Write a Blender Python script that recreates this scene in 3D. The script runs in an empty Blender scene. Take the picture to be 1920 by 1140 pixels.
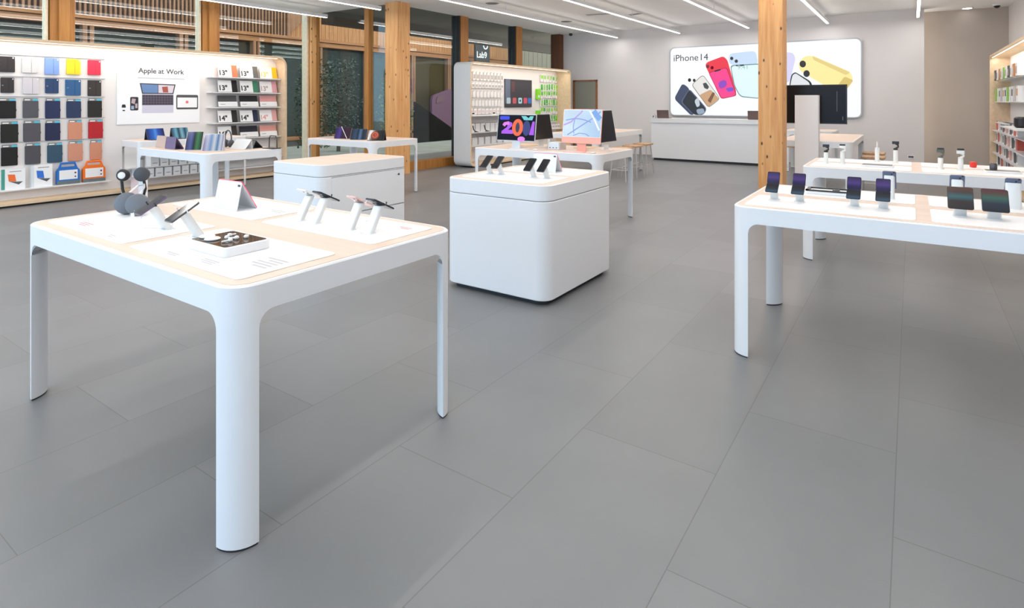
import bpy, bmesh, math, random
from mathutils import Matrix, Vector
random.seed(7)
PI = math.pi
S = bpy.context.scene
COL = S.collection

# ------------------------------------------------------------------ camera
cam_d = bpy.data.cameras.new('camera')
cam = bpy.data.objects.new('camera', cam_d); COL.objects.link(cam)
cam.location = (0, 0, 1.56)
cam.rotation_euler = (PI/2, 0, math.radians(34.342-90))
cam_d.sensor_width = 36.0
cam_d.sensor_fit = 'HORIZONTAL'
cam_d.lens = 1096.3/1920*36.0
cam_d.shift_y = (190.2-570.0)/1920.0
cam_d.clip_start = 0.05; cam_d.clip_end = 200
S.camera = cam

# ------------------------------------------------------------------ daylight and exposure
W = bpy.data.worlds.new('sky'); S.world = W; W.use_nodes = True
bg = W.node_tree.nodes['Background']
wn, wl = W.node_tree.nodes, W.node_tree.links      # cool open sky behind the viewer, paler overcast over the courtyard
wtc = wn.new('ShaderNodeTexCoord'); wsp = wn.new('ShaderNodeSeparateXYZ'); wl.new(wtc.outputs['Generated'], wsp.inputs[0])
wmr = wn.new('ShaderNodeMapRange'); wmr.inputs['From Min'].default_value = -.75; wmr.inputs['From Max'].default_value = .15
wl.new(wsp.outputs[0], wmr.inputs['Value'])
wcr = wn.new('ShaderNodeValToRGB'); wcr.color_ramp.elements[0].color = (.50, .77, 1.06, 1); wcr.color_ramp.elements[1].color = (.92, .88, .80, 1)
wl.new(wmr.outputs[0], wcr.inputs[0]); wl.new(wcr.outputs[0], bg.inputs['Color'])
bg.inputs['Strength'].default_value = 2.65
S.view_settings.view_transform = 'Standard'
S.view_settings.look = 'None'
S.view_settings.gamma = 1.0
S.view_settings.use_curve_mapping = False
S.view_settings.exposure = 0.55
STRIP_W = 3.4       # watts per metre of ceiling light line
STRIP_E = 5.0

# ------------------------------------------------------------------ materials
def srgb(r, g, b):
    f = lambda c: (c/255/12.92) if c/255 <= .04045 else ((c/255+.055)/1.055)**2.4
    return (f(r), f(g), f(b), 1)
MATS = {}
def mat(name, col, rough=.5, metal=0., spec=.5, emit=0.):
    if name in MATS: return MATS[name]
    m = bpy.data.materials.new(name); m.use_nodes = True
    b = m.node_tree.nodes['Principled BSDF']
    c = col if len(col) == 4 else (*col, 1)
    b.inputs['Base Color'].default_value = c
    b.inputs['Roughness'].default_value = rough
    b.inputs['Metallic'].default_value = metal
    b.inputs['Specular IOR Level'].default_value = spec
    if emit:
        b.inputs['Base Color'].default_value = (c[0]*.2, c[1]*.2, c[2]*.2, 1)
        b.inputs['Emission Color'].default_value = c
        b.inputs['Emission Strength'].default_value = emit
    MATS[name] = m
    return m
def nodes(m): return m.node_tree.nodes, m.node_tree.links
def wood(name, c1, c2, rough=.5, axis=2, scale=9., knots=True, kn=(.10, .04, .015, 1)):
    m = mat(name, c1, rough); n, l = nodes(m); b = n['Principled BSDF']
    tc = n.new('ShaderNodeTexCoord'); mp = n.new('ShaderNodeMapping')
    s = [scale]*3; s[axis] = scale*.06
    mp.inputs['Scale'].default_value = s
    l.new(tc.outputs['Object'], mp.inputs[0])
    nz = n.new('ShaderNodeTexNoise'); nz.inputs['Scale'].default_value = 2.5; nz.inputs['Detail'].default_value = 6
    l.new(mp.outputs[0], nz.inputs['Vector'])
    cr = n.new('ShaderNodeValToRGB'); cr.color_ramp.elements[0].position = .32; cr.color_ramp.elements[1].position = .68
    cr.color_ramp.elements[0].color = c1; cr.color_ramp.elements[1].color = c2
    l.new(nz.outputs[0], cr.inputs[0])
    out = cr.outputs[0]
    if knots:
        mp2 = n.new('ShaderNodeMapping'); s2 = [9.]*3; s2[axis] = 5.0
        mp2.inputs['Scale'].default_value = s2
        l.new(tc.outputs['Object'], mp2.inputs[0])
        vo = n.new('ShaderNodeTexVoronoi'); vo.inputs['Scale'].default_value = 1.0
        l.new(mp2.outputs[0], vo.inputs['Vector'])
        cr2 = n.new('ShaderNodeValToRGB'); cr2.color_ramp.elements[0].position = .09; cr2.color_ramp.elements[1].position = .17
        cr2.color_ramp.elements[0].color = (1, 1, 1, 1); cr2.color_ramp.elements[1].color = (0, 0, 0, 1)
        l.new(vo.outputs['Distance'], cr2.inputs[0])
        mx = n.new('ShaderNodeMix'); mx.data_type = 'RGBA'
        l.new(cr2.outputs[0], mx.inputs['Factor']); l.new(out, mx.inputs['A']); mx.inputs['B'].default_value = kn
        out = mx.outputs['Result']
    l.new(out, b.inputs['Base Color'])
    return m

def noisy(name, c1, c2, rough=.6, scale=3., bump=0.):
    m = mat(name, c1, rough); n, l = nodes(m); b = n['Principled BSDF']
    tc = n.new('ShaderNodeTexCoord')
    nz = n.new('ShaderNodeTexNoise'); nz.inputs['Scale'].default_value = scale; nz.inputs['Detail'].default_value = 5
    l.new(tc.outputs['Object'], nz.inputs['Vector'])
    cr = n.new('ShaderNodeValToRGB'); cr.color_ramp.elements[0].position = .35; cr.color_ramp.elements[1].position = .65
    cr.color_ramp.elements[0].color = c1; cr.color_ramp.elements[1].color = c2
    l.new(nz.outputs[0], cr.inputs[0]); l.new(cr.outputs[0], b.inputs['Base Color'])
    if bump:
        bp = n.new('ShaderNodeBump'); bp.inputs['Strength'].default_value = bump; bp.inputs['Distance'].default_value = .01
        l.new(nz.outputs[0], bp.inputs['Height']); l.new(bp.outputs[0], b.inputs['Normal'])
    return m

def floor_mat():
    m = mat('grey_floor_tiles', (.2, .2, .2), .38); n, l = nodes(m); b = n['Principled BSDF']
    tc = n.new('ShaderNodeTexCoord'); mp = n.new('ShaderNodeMapping')
    mp.inputs['Location'].default_value = (-1.90+.6+12, -.055+12.4, 0)
    l.new(tc.outputs['Object'], mp.inputs[0])
    br = n.new('ShaderNodeTexBrick')
    br.inputs['Scale'].default_value = 1.0
    br.inputs['Brick Width'].default_value = 1.2; br.inputs['Row Height'].default_value = .62
    br.inputs['Mortar Size'].default_value = .0022; br.inputs['Mortar Smooth'].default_value = .3
    br.inputs['Color1'].default_value = (.174, .176, .179, 1); br.inputs['Color2'].default_value = (.206, .208, .211, 1)
    br.inputs['Mortar'].default_value = (.13, .128, .126, 1)
    l.new(mp.outputs[0], br.inputs['Vector'])
    nz = n.new('ShaderNodeTexNoise'); nz.inputs['Scale'].default_value = 2.0; nz.inputs['Detail'].default_value = 8
    l.new(tc.outputs['Object'], nz.inputs['Vector'])
    cr = n.new('ShaderNodeValToRGB'); cr.color_ramp.elements[0].color = (.88, .88, .88, 1); cr.color_ramp.elements[1].color = (1.12, 1.12, 1.12, 1)
    l.new(nz.outputs[0], cr.inputs[0])
    mx = n.new('ShaderNodeMix'); mx.data_type = 'RGBA'; mx.blend_type = 'MULTIPLY'; mx.inputs['Factor'].default_value = 1
    l.new(br.outputs['Color'], mx.inputs['A']); l.new(cr.outputs[0], mx.inputs['B'])
    l.new(mx.outputs['Result'], b.inputs['Base Color'])
    # fine ribbed surface of the tiles
    wv = n.new('ShaderNodeTexNoise'); wv.inputs['Scale'].default_value = 160; wv.inputs['Detail'].default_value = 2
    l.new(tc.outputs['Object'], wv.inputs['Vector'])
    bp = n.new('ShaderNodeBump'); bp.inputs['Strength'].default_value = .08; bp.inputs['Distance'].default_value = .003
    l.new(wv.outputs[0], bp.inputs['Height']); l.new(bp.outputs[0], b.inputs['Normal'])
    return m

def glass_mat(name='window_glass', tint=(.93, .97, .96, 1), gain=1.0):
    m = bpy.data.materials.new(name); m.use_nodes = True; n, l = nodes(m)
    n.remove(n['Principled BSDF']); out = n['Material Output']
    tr = n.new('ShaderNodeBsdfTransparent'); tr.inputs[0].default_value = tint
    gl = n.new('ShaderNodeBsdfGlossy'); gl.inputs['Roughness'].default_value = .0
    lw = n.new('ShaderNodeLayerWeight'); lw.inputs['Blend'].default_value = .5
    pw = n.new('ShaderNodeMath'); pw.operation = 'POWER'; pw.inputs[1].default_value = 4.0
    l.new(lw.outputs['Facing'], pw.inputs[0])
    fr = n.new('ShaderNodeMath'); fr.operation = 'MULTIPLY_ADD'; fr.inputs[1].default_value = .55; fr.inputs[2].default_value = .035
    l.new(pw.outputs[0], fr.inputs[0])
    mx = n.new('ShaderNodeMixShader')
    l.new(fr.outputs[0], mx.inputs[0]); l.new(tr.outputs[0], mx.inputs[1]); l.new(gl.outputs[0], mx.inputs[2])
    l.new(mx.outputs[0], out.inputs[0])
    MATS[name] = m
    return m

WHITE = mat('white_lacquer', (.76, .765, .775), .32)
WHITE2 = mat('white_panel', (.82, .82, .81), .5)
MATW = mat('white_mat', (.90, .90, .90), .38)
BIRCH = wood('pale_birch_top', srgb(222, 200, 184), srgb(212, 188, 170), .5, 1, 5., False)
BIRCHF = wood('birch_edge', srgb(230, 204, 172), srgb(218, 190, 154), .55, 0, 6., False)
GLULAM = wood('glulam_timber', srgb(228, 176, 116), srgb(208, 146, 86), .55, 2, 10., True)
POSTW = wood('golden_post_timber', srgb(186, 128, 60), srgb(160, 102, 44), .5, 2, 9., False)
OUTW = wood('outdoor_timber', srgb(146, 104, 76), srgb(118, 80, 54), .7, 2, 7., False)
OUTWH = wood('outdoor_beam_timber', srgb(158, 106, 64), srgb(132, 84, 48), .7, 0, 7., False)
SEATW = wood('stool_seat_timber', srgb(205, 165, 125), srgb(176, 132, 92), .5, 0, 8., False)
WALLM = noisy('grey_wall_paint', srgb(222, 217, 215), srgb(219, 214, 212), .8, 1.)
WALLD = noisy('shaded_recess_paint', srgb(190, 179, 168), srgb(186, 174, 163), .8, 1.)  # darker than the back wall: the recess's dimmer light put into the colour
CEILM = noisy('ceiling_plaster', srgb(246, 245, 243), srgb(244, 242, 240), .85, .6)
FLOORM = floor_mat()
GLASS = glass_mat()
BLACK = mat('black_plastic', (.012, .012, .014), .35)
SCREENB = mat('black_glass', (.008, .008, .010), .08)
DARK = mat('dark_kick', (.02, .02, .022), .6)
GRAPH = mat('graphite_metal', (.10, .10, .115), .35, .6)
SILVER = mat('silver_aluminium', (.62, .62, .63), .35, .8)
POSTA = mat('satin_aluminium_post', (.70, .71, .70), .4, .35)
STRIPM = mat('lit_diffuser', (1, .97, .94), .5, 0, .5, STRIP_E)
def pm(name, r, g, b, rough=.5, emit=0., metal=0.): return mat(name, srgb(r, g, b), rough, metal, .5, emit)

# ------------------------------------------------------------------ mesh helper
I4 = Matrix.Identity(4)
class MB:
    def __init__(s): s.bm = bmesh.new(); s.mats = []
    def _mi(s, m):
        if m not in s.mats: s.mats.append(m)
        return s.mats.index(m)
    def poly(s, pts, m, M=I4):
        f = s.bm.faces.new([s.bm.verts.new(M @ Vector(p)) for p in pts]); f.material_index = s._mi(m); return f
    def box(s, x0, x1, y0, y1, z0, z1, m, M=I4):
        P = [(x0,y0,z0),(x1,y0,z0),(x1,y1,z0),(x0,y1,z0),(x0,y0,z1),(x1,y0,z1),(x1,y1,z1),(x0,y1,z1)]
        v = [s.bm.verts.new(M @ Vector(p)) for p in P]; i = s._mi(m)
        for q in ((3,2,1,0),(4,5,6,7),(0,1,5,4),(1,2,6,5),(2,3,7,6),(3,0,4,7)):
            f = s.bm.faces.new([v[k] for k in q]); f.material_index = i
        return s
    def prism(s, out, z0, z1, m, M=I4, mtop=None, bev=0.):
        """closed outline (x, y) drawn up from z0 to z1; bev pulls the rims in"""
        i = s._mi(m); it = s._mi(mtop) if mtop else i
        cx = sum(p[0] for p in out)/len(out); cy = sum(p[1] for p in out)/len(out)
        def ring(z, d):
            r = []
            n = len(out)
            for k, (x, y) in enumerate(out):
                if d:
                    ax, ay = out[k-1]; bx, by = out[(k+1) % n]
                    tx, ty = bx-ax, by-ay; L = math.hypot(tx, ty) or 1
                    x, y = x-ty/L*d, y+tx/L*d
                r.append(s.bm.verts.new(M @ Vector((x, y, z))))
            return r
        a = sum(out[k-1][0]*out[k][1]-out[k][0]*out[k-1][1] for k in range(len(out)))
        if a < 0: out = out[::-1]
        rings = [ring(z0, bev), ring(z0+bev, 0), ring(z1-bev, 0), ring(z1, bev)] if bev else [ring(z0, 0), ring(z1, 0)]
        n = len(out)
        for r0, r1 in zip(rings, rings[1:]):
            for k in range(n):
                f = s.bm.faces.new((r0[k], r0[(k+1) % n], r1[(k+1) % n], r1[k])); f.material_index = i; f.smooth = n > 8
        f = s.bm.faces.new(rings[-1]); f.material_index = it
        f = s.bm.faces.new(rings[0][::-1]); f.material_index = i
        return s
    def rbox(s, x0, x1, y0, y1, z0, z1, r, m, M=I4, n=5, mtop=None, bev=0.):
        return s.prism(rr(x0, x1, y0, y1, r, n), z0, z1, m, M, mtop, bev)
    def tube(s, pts, r, m, seg=8, M=I4, closed=False):
        i = s._mi(m); pts = [Vector(p) for p in pts]; rings = []; n = len(pts)
        rs = r if isinstance(r, (list, tuple)) else [r]*n
        up = None
        for k, p in enumerate(pts):
            if closed: t = pts[(k+1) % n]-pts[k-1]
            else: t = pts[min(k+1, n-1)]-pts[max(k-1, 0)]
            t.normalize()
            if up is None:
                up = Vector((0, 0, 1)) if abs(t.z) < .9 else Vector((1, 0, 0))
            a = t.cross(up); a.normalize(); b = a.cross(t); b.normalize(); up = b
            rings.append([s.bm.verts.new(M @ (p+(a*math.cos(q)+b*math.sin(q))*rs[k])) for q in (2*PI*j/seg for j in range(seg))])
        lim = n if closed else n-1
        for k in range(lim):
            A, B = rings[k], rings[(k+1) % n]
            for j in range(seg):
                f = s.bm.faces.new((A[j], A[(j+1) % seg], B[(j+1) % seg], B[j])); f.material_index = i; f.smooth = True
        if not closed:
            s.bm.faces.new(rings[0][::-1]).material_index = i
            s.bm.faces.new(rings[-1]).material_index = i
        return s
    def lathe(s, prof, m, seg=20, M=I4):
        i = s._mi(m)
        rings = [[s.bm.verts.new(M @ Vector((r*math.cos(2*PI*j/seg), r*math.sin(2*PI*j/seg), z))) for j in range(seg)] for r, z in prof]
        for A, B in zip(rings, rings[1:]):
            for j in range(seg):
                f = s.bm.faces.new((A[j], A[(j+1) % seg], B[(j+1) % seg], B[j])); f.material_index = i; f.smooth = True
        s.bm.faces.new(rings[0][::-1]).material_index = i
        s.bm.faces.new(rings[-1]).material_index = i
        return s
    def build(s, name, parent=None, loc=None, rz=None, label=None, cat=None, group=None, kind=None):
        bmesh.ops.recalc_face_normals(s.bm, faces=s.bm.faces[:])
        me = bpy.data.meshes.new(name); s.bm.to_mesh(me); s.bm.free()
        me.set_sharp_from_angle(angle=math.radians(38))
        for m in s.mats: me.materials.append(m)
        o = bpy.data.objects.new(name, me); COL.objects.link(o)
        if parent: o.parent = parent
        if loc: o.location = loc
        if rz is not None: o.rotation_euler = (0, 0, rz)
        tag(o, label, cat, group, kind)
        return o

def rr(x0, x1, y0, y1, r, n=5):
    o = []
    for cx, cy, a in ((x1-r, y0+r, -PI/2), (x1-r, y1-r, 0), (x0+r, y1-r, PI/2), (x0+r, y0+r, PI)):
        for k in range(n+1):
            t = a+PI/2*k/n; o.append((cx+r*math.cos(t), cy+r*math.sin(t)))
    return o
def rpoly(pts, r, n=4):
    """polygon with rounded corners"""
    o = []; N = len(pts)
    for k in range(N):
        p = Vector(pts[k]); a = Vector(pts[k-1]); b = Vector(pts[(k+1) % N])
        da = (a-p); db = (b-p); q = min(r, da.length*.45, db.length*.45)
        A = p+da.normalized()*q; B = p+db.normalized()*q
        for j in range(n+1):
            t = j/n; v = A*(1-t)**2+p*2*t*(1-t)+B*t*t; o.append((v.x, v.y))
    return o
def disc(cx, cy, r, n=16, ry=None):
    return [(cx+r*math.cos(2*PI*k/n), cy+(ry or r)*math.sin(2*PI*k/n)) for k in range(n)]
def tag(o, label=None, cat=None, group=None, kind=None):
    if label: o['label'] = label
    if cat: o['category'] = cat
    if group: o['group'] = group
    if kind: o['kind'] = kind
def thing(name, label, cat, loc=(0, 0, 0), rz=0., group=None):
    o = bpy.data.objects.new(name, None); COL.objects.link(o); o.empty_display_size = .05
    o.location = loc; o.rotation_euler = (0, 0, rz); tag(o, label, cat, group); return o
def kids(o): return [c for c in bpy.data.objects if c.parent == o]
def copy_tree(o, parent=None):
    c = o.copy(); COL.objects.link(c)
    if parent: c.parent = parent
    for ch in list(o.children): copy_tree(ch, c)
    return c
def dup(root, loc, rz, label, group=None):
    c = copy_tree(root); c.location = loc; c.rotation_euler = (0, 0, rz); c['label'] = label
    if group: c['group'] = group
    return c
UP = Matrix.Rotation(PI/2, 4, 'X')          # drawing plane (x, y) stood upright: x right, y up, facing -y
def T(x, y, z): return Matrix.Translation((x, y, z))
def flat(mb, pts, m, d=0., M=I4):
    """flat picture piece on an upright plane at local y = -d"""
    mb.poly([(p[0], -d, p[1]) for p in pts], m, M)
def text(body, size, m, parent, x, z, d=0., name='lettering', align='LEFT', M=None, ext=.0006, bold=0.):
    """one flat mesh per word, upright, facing local -y"""
    made = []
    for wd in body.split():
        cu = bpy.data.curves.new(name, 'FONT'); cu.body = wd; cu.size = size; cu.extrude = ext; cu.offset = bold
        to = bpy.data.objects.new(name, cu); COL.objects.link(to)
        dg = bpy.context.evaluated_depsgraph_get(); dg.update()
        me = bpy.data.meshes.new_from_object(to.evaluated_get(dg))
        bpy.data.objects.remove(to); bpy.data.curves.remove(cu)
        xs = [v.co.x for v in me.vertices]
        made.append((me, min(xs), max(xs)))
    gap = size*.27
    total = sum(c-a for _, a, c in made)+gap*(len(made)-1)
    cx = x-(total/2 if align == 'CENTER' else 0); o = None
    for me, a, c in made:
        me.transform((M or I4) @ T(cx-a, -d, z) @ UP); cx += c-a+gap
        me.materials.clear(); me.materials.append(m)
        o = bpy.data.objects.new(name, me); COL.objects.link(o)
        if parent: o.parent = parent
    return o
NEGX, POSX, NEGY, POSY = -PI/2, PI/2, 0.0, PI     # heading of a thing whose front is local -y

# ================================================================== ROOM SHELL
CH = 3.69
def struct(mb, name, label=None): return mb.build(name, kind='structure', label=label)
m = MB(); m.box(-6, 17.4, -1.9, 12.05, -.12, 0, FLOORM); struct(m, 'floor')
m = MB()
m.prism([(-6, -1.9), (17.4, -1.9), (17.4, 9.35), (9.05, 9.35), (9.05, 11.95), (-6, 11.95)], CH, CH+.15, CEILM); struct(m, 'ceiling')
m = MB(); m.box(16.4, 16.6, -.24, 9.5, 0, CH, WALLM); struct(m, 'wall_back')
m = MB(); m.box(17.1, 17.3, -1.9, -.04, 0, CH, WALLD); struct(m, 'wall_recess')
m = MB(); m.box(-6, 17.3, -1.98, -1.8, 0, CH, WALLM); struct(m, 'wall_right')
m = MB()                                              # the shop front behind the viewer: piers, head and sill around the openings
for y in (-1.8, 1.5, 4.9, 8.3, 11.75): m.box(-6.2, -6, y, y+.2, 0, CH, WHITE2)
m.box(-6.2, -6, -1.8, 11.95, 3.45, CH, WHITE2); struct(m, 'wall_rear')
# door in the back wall
d = MB(); d.box(16.37, 16.398, 8.0, 8.06, 0, 2.23, OUTWH); d.box(16.37, 16.398, 8.78, 8.85, 0, 2.23, OUTWH); d.box(16.37, 16.398, 8.0, 8.85, 2.19, 2.23, OUTWH)
do = struct(d, 'door_1')
MB().box(16.385, 16.397, 8.06, 8.78, .01, 2.19, pm('greygreen_door', 140, 140, 128, .5)).build('door_leaf', do)
MB().box(16.36, 16.385, 8.1, 8.22, 1.0, 1.03, SILVER).build('handle', do)

# facades: glass bays, posts, sill beams
win = [0]; trm = [0]
def pane(x0, x1, y0, y1, z0, z1):
    win[0] += 1
    return struct(MB().box(x0, x1, y0, y1, z0, z1, GLASS), 'window_%d' % win[0])
def trim(mb):
    trm[0] += 1; return struct(mb, 'trim_%d' % trm[0])
def post(x, y, w=.35, dp=.2):
    p = MB(); p.box(x+w*.3, x+w*.74, y-.06, y+dp, 0, CH-.002, POSTW); p.box(x, x+w*.3, y-.005, y+dp, 0, CH-.002, POSTW); p.box(x+w*.74, x+w, y-.005, y+dp, 0, CH-.002, POSTW)
    p.box(x-.05, x-.02, y+.03, y+dp, 0, CH-.002, BIRCHF)
    return trim(p)
LX = [-3.93, -1.38, 1.17, 3.72, 6.27]
for x in LX: post(x, 11.9)
edges = [-6]+[v for x in LX for v in (x, x+.35)]+[8.86]
for a, b in zip(edges[::2], edges[1::2]): pane(a, b, 12.0, 12.012, .2, CH)
p = MB(); p.box(-6, 8.86, 11.93, 12.1, 0, .2, OUTWH); trim(p)
# cross facade from the corner post to the big column
p = MB(); p.box(8.82, 8.96, 11.82, 12.1, 0, CH-.002, GLULAM); p.box(8.96, 9.1, 11.88, 12.1, 0, CH-.002, POSTW); p.box(8.76, 8.80, 11.9, 12.1, 0, CH-.002, BIRCHF); trim(p)
for a, b in ((9.4, 10.02), (10.16, 11.86)): pane(9.05, 9.062, a, b, .12, CH)
p = MB(); p.box(8.98, 9.12, 10.02, 10.16, 0, CH-.002, POSTW); trim(p)
p = MB(); p.box(8.98, 9.12, 9.4, 11.9, 0, .12, OUTWH); trim(p)
# right hand facade beside the wall display
RX = [11.27, 13.75]
for x in RX:
    p = MB(); p.box(x, x+.3, 9.24, 9.5, 0, CH-.002, POSTW); p.box(x-.05, x, 9.26, 9.5, 0, CH-.002, DARK); trim(p)
p = MB(); p.box(16.1, 16.38, 9.2, 9.5, 0, CH-.002, wood('dark_end_post', srgb(110, 62, 26), srgb(88, 48, 20), .5, 2, 8, False)); trim(p)
for a, b in ((9.3, 11.21), (11.57, 13.69), (14.05, 16.1)): pane(a, b, 9.36, 9.372, .2, CH)
p = MB(); p.box(9.3, 16.1, 9.26, 9.46, 0, .2, POSTW); trim(p)
# sockets, downlight, detectors
k = thing('wall_socket', 'small white double socket low on the grey back wall', 'socket', (16.398, .01, .277), NEGX)
MB().box(-.07, .07, -.012, 0, -.04, .04, WHITE2).build('plate', k); MB().box(-.05, .05, -.014, -.012, -.02, .02, GRAPH).build('outlets', k)
k = thing('downlight', 'round lit downlight in the ceiling of the grey recess', 'light', (16.86, -1.05, CH))
MB().lathe([(.11, -.012), (.12, -.004), (.12, 0)], WHITE2).build('rim', k)
MB().lathe([(.0, -.016), (.085, -.016), (.085, -.012)], STRIPM).build('lamp', k)
k = thing('security_camera', 'small dark dome camera on the ceiling beside the right wall', 'camera', (16.6, -1.55, CH))
MB().lathe([(.075, -.03), (.085, 0)], WHITE2).build('base', k)
MB().lathe([(.0, -.085), (.035, -.075), (.055, -.05), (.058, -.03)], BLACK).build('dome', k)
k = thing('security_camera', 'small dark camera at the far end of the timber windows by the back wall', 'camera', (15.9, 8.67, CH))
MB().lathe([(.05, -.03), (.055, 0)], WHITE2).build('base', k)
MB().lathe([(.0, -.12), (.05, -.1), (.06, -.06), (.04, -.03)], BLACK).build('dome', k)
for (x, y, lab) in ((10.22, 7.5, 'nearest the tall timber windows'), (13.65, 7.57, 'farther along above the accessory wall')):
    k = thing('ceiling_vent', 'small round grey ceiling vent, the one '+lab, 'vent', (x, y, CH))
    MB().lathe([(.13, -.012), (.15, -.004), (.15, 0)], pm('vent_rim', 150, 148, 146)).build('rim', k)
    MB().lathe([(.0, -.014), (.1, -.014), (.1, -.01)], GRAPH).build('grille', k)
for (x, y, a, lab) in ((12.95, 6.3, .2, 'left'), (13.5, 5.7, -.35, 'right')):
    k = thing('ceiling_slot', 'dark slot vent in the ceiling, the %s of the pair between two light lines' % lab, 'vent', (x, y, CH), a)
    MB().box(-.08, .08, -.3, .3, -.012, 0, pm('slot_rim', 176, 172, 168)).build('rim', k)
    MB().box(-.05, .05, -.28, .28, -.014, -.011, GRAPH).build('slot', k)

# ceiling light lines
SL = [(-.12, 16.1, 'nearest the right wall, over the right hand tables'), (1.69, 16.15, 'second from the right wall'),
      (3.5, 16.0, 'third from the right wall, over the square cabinet'), (5.36, 16.15, 'ending left of the lit phone sign'),
      (7.26, 16.2, 'nearest the accessory wall and the back door'), (9.12, 8.5, 'ending in front of the big left timber column'),
      (10.97, 8.6, 'above the wall of tablet cases')]
for y, xe, lab in SL:
    k = thing('ceiling_light', 'long thin white ceiling light '+lab, 'light', (-4, y, 3.46), 0, 'ceiling light lines')
    L = xe+4
    MB().box(0, L, -.03, .03, .006, .075, WHITE).build('housing', k)
    MB().box(.01, L-.01, -.024, .024, -.002, .008, STRIPM).build('diffuser', k)
    b = MB()
    for q in range(1, int(L/2.4)): b.tube([(q*2.4, 0, .07), (q*2.4, 0, CH-3.46)], .008, WHITE, 6)
    b.build('suspension', k)
    ld = bpy.data.lights.new('line_lamp', 'AREA'); ld.shape = 'RECTANGLE'; ld.size = L-.1; ld.size_y = .045
    ld.energy = STRIP_W*L; ld.color = (1, .955, .91)
    lo = bpy.data.objects.new('line_lamp', ld); COL.objects.link(lo); lo.parent = k; lo.location = (L/2, 0, -.008)
    for sd in (-1, 1):      # added side lamps to brighten the ceiling; the housing itself does not glow
        l2 = bpy.data.lights.new('ceiling_fill_lamp', 'AREA'); l2.shape = 'RECTANGLE'; l2.size = L-.1; l2.size_y = .05
        l2.energy = STRIP_W*L*.13; l2.color = (1, .955, .91)
        lo = bpy.data.objects.new('ceiling_fill_lamp', l2); COL.objects.link(lo); lo.parent = k
        lo.location = (L/2, sd*.034, .04); lo.rotation_euler = (sd*PI/2, 0, 0)

# ================================================================== TIMBER COLUMNS
def column(x0, x1, y0, y1, lab):
    k = thing('timber_column', lab, 'column', ((x0+x1)/2, (y0+y1)/2, 0))
    a, b = (x1-x0)/2, (y1-y0)/2
    MB().rbox(-a, a, -b, b, 0, CH-.002, .008, GLULAM, n=1).build('shaft', k)
column(8.87, 9.25, 9.0, 9.38, 'square knotty timber column at the corner of the glass front, behind the far tablet table')
column(9.57, 9.92, 1.6, 1.95, 'square knotty timber column standing before the counter, hiding part of the lit phone sign')

# ================================================================== OUTSIDE
PAVE = noisy('pale_paving', srgb(158, 158, 150), srgb(136, 138, 132), .5, 1.5)
m = MB(); m.box(-14, 40, 12.1, 40, -.14, -.02, PAVE); m.box(9.15, 40, 9.5, 12.1, -.14, -.02, PAVE); m.build('courtyard_ground', kind='structure')
SOFF = noisy('grey_soffit', srgb(120, 112, 104), srgb(110, 103, 96), .8, 2)
FASC = noisy('grey_fascia', srgb(84, 78, 74), srgb(78, 72, 68), .7, 2)
k = thing('roof_overhang', 'grey roof overhang outside the right hand timber windows', 'roof', (0, 0, 0))
MB().box(9.2, 26, 9.4, 11.9, 3.78, 3.95, SOFF).build('soffit', k)
MB().box(9.2, 26, 11.75, 11.95, 3.45, 4.3, FASC).build('fascia', k)
# building across the courtyard
DGLASS = mat('dark_outdoor_glass', (.022, .032, .03), .3, 0, .1)
BGLASS = mat('brown_window_glass', (.05, .036, .014), .35, 0, .08)  # brown like the wood interior seen through these panes
PLANK = wood('vertical_plank_cladding', srgb(172, 120, 74), srgb(140, 92, 52), .7, 2, 9., False)
k = thing('timber_building', 'timber clad building with slatted parapet and dark windows across the courtyard', 'building', (0, 18, 0))
MB().box(1.4, 40, .35, .6, 0, 9, FASC).build('wall', k)
b = MB()
x = 1.6
DSL = wood('slat_backing', srgb(70, 44, 28), srgb(58, 36, 24), .8, 2, 6, False)
b.box(1.5, 12.4, -.05, .05, 3.9, 9, DSL)
while x < 12.4:
    b.box(x, x+.05, -.13, -.05, 3.84, 9, OUTW); x += .118
b.box(12.36, 12.44, -.16, .05, 3.84, 9, OUTW)
b.build('slatted_parapet', k)
b = MB(); b.prism([(12.45, 3.86), (14.6, 6.0), (14.6, 9), (12.45, 9)], -.05, .03, OUTW, UP); b.build('gable_board', k)
b = MB(); x = 12.45
while x < 26:
    b.box(x, x+.17, .05, .12, 3.86, 9, PLANK); x += .182
b.build('plank_cladding', k)
b = MB(); b.box(1.5, 26, -.14, .1, 3.74, 3.84, OUTWH); b.box(1.5, 26, -.08, .1, 3.56, 3.72, OUTWH); b.build('fascia_beam', k)
px = [3.0, 6.3, 8.75, 11.1, 13.6, 15.95, 18.5, 20.9, 23.4, 25.8]
for q, (a, c) in enumerate(zip(px, px[1:])):
    w = MB(); w.box(a+.26, c, .12, .14, .3, 3.5, DGLASS if a < 16 else BGLASS); o = w.build('window_pane', k)
for a in px: MB().box(a, a+.1, -.1, .15, 0, 3.56, OUTW).box(a+.17, a+.27, -.06, .15, 0, 3.56, OUTW).build('window_post', k)
MB().box(1.5, 26, -.1, .2, .2, .32, OUTWH).build('sill', k)
MB().box(1.5, 26, -.02, .3, -.02, .2, FASC).build('plinth', k)
k = thing('window_display', 'large purple phone shaped window display across the courtyard', 'display', (19.85, 17.4, -.02))
PUR = pm('dusty_purple', 92, 58, 82, .6)
Mx = T(0, 0, 0) @ UP
MB().box(-.5, .5, -.1, .15, 0, .4, FASC).build('pedestal', k)
Mx = T(0, 0, .32) @ UP
MB().prism(rpoly([(-.75, 0), (.75, 0), (.9, 1.55), (.6, 1.85), (-.75, 1.5)], .25), 0, .12, PUR, Mx).build('cutout', k)
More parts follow.
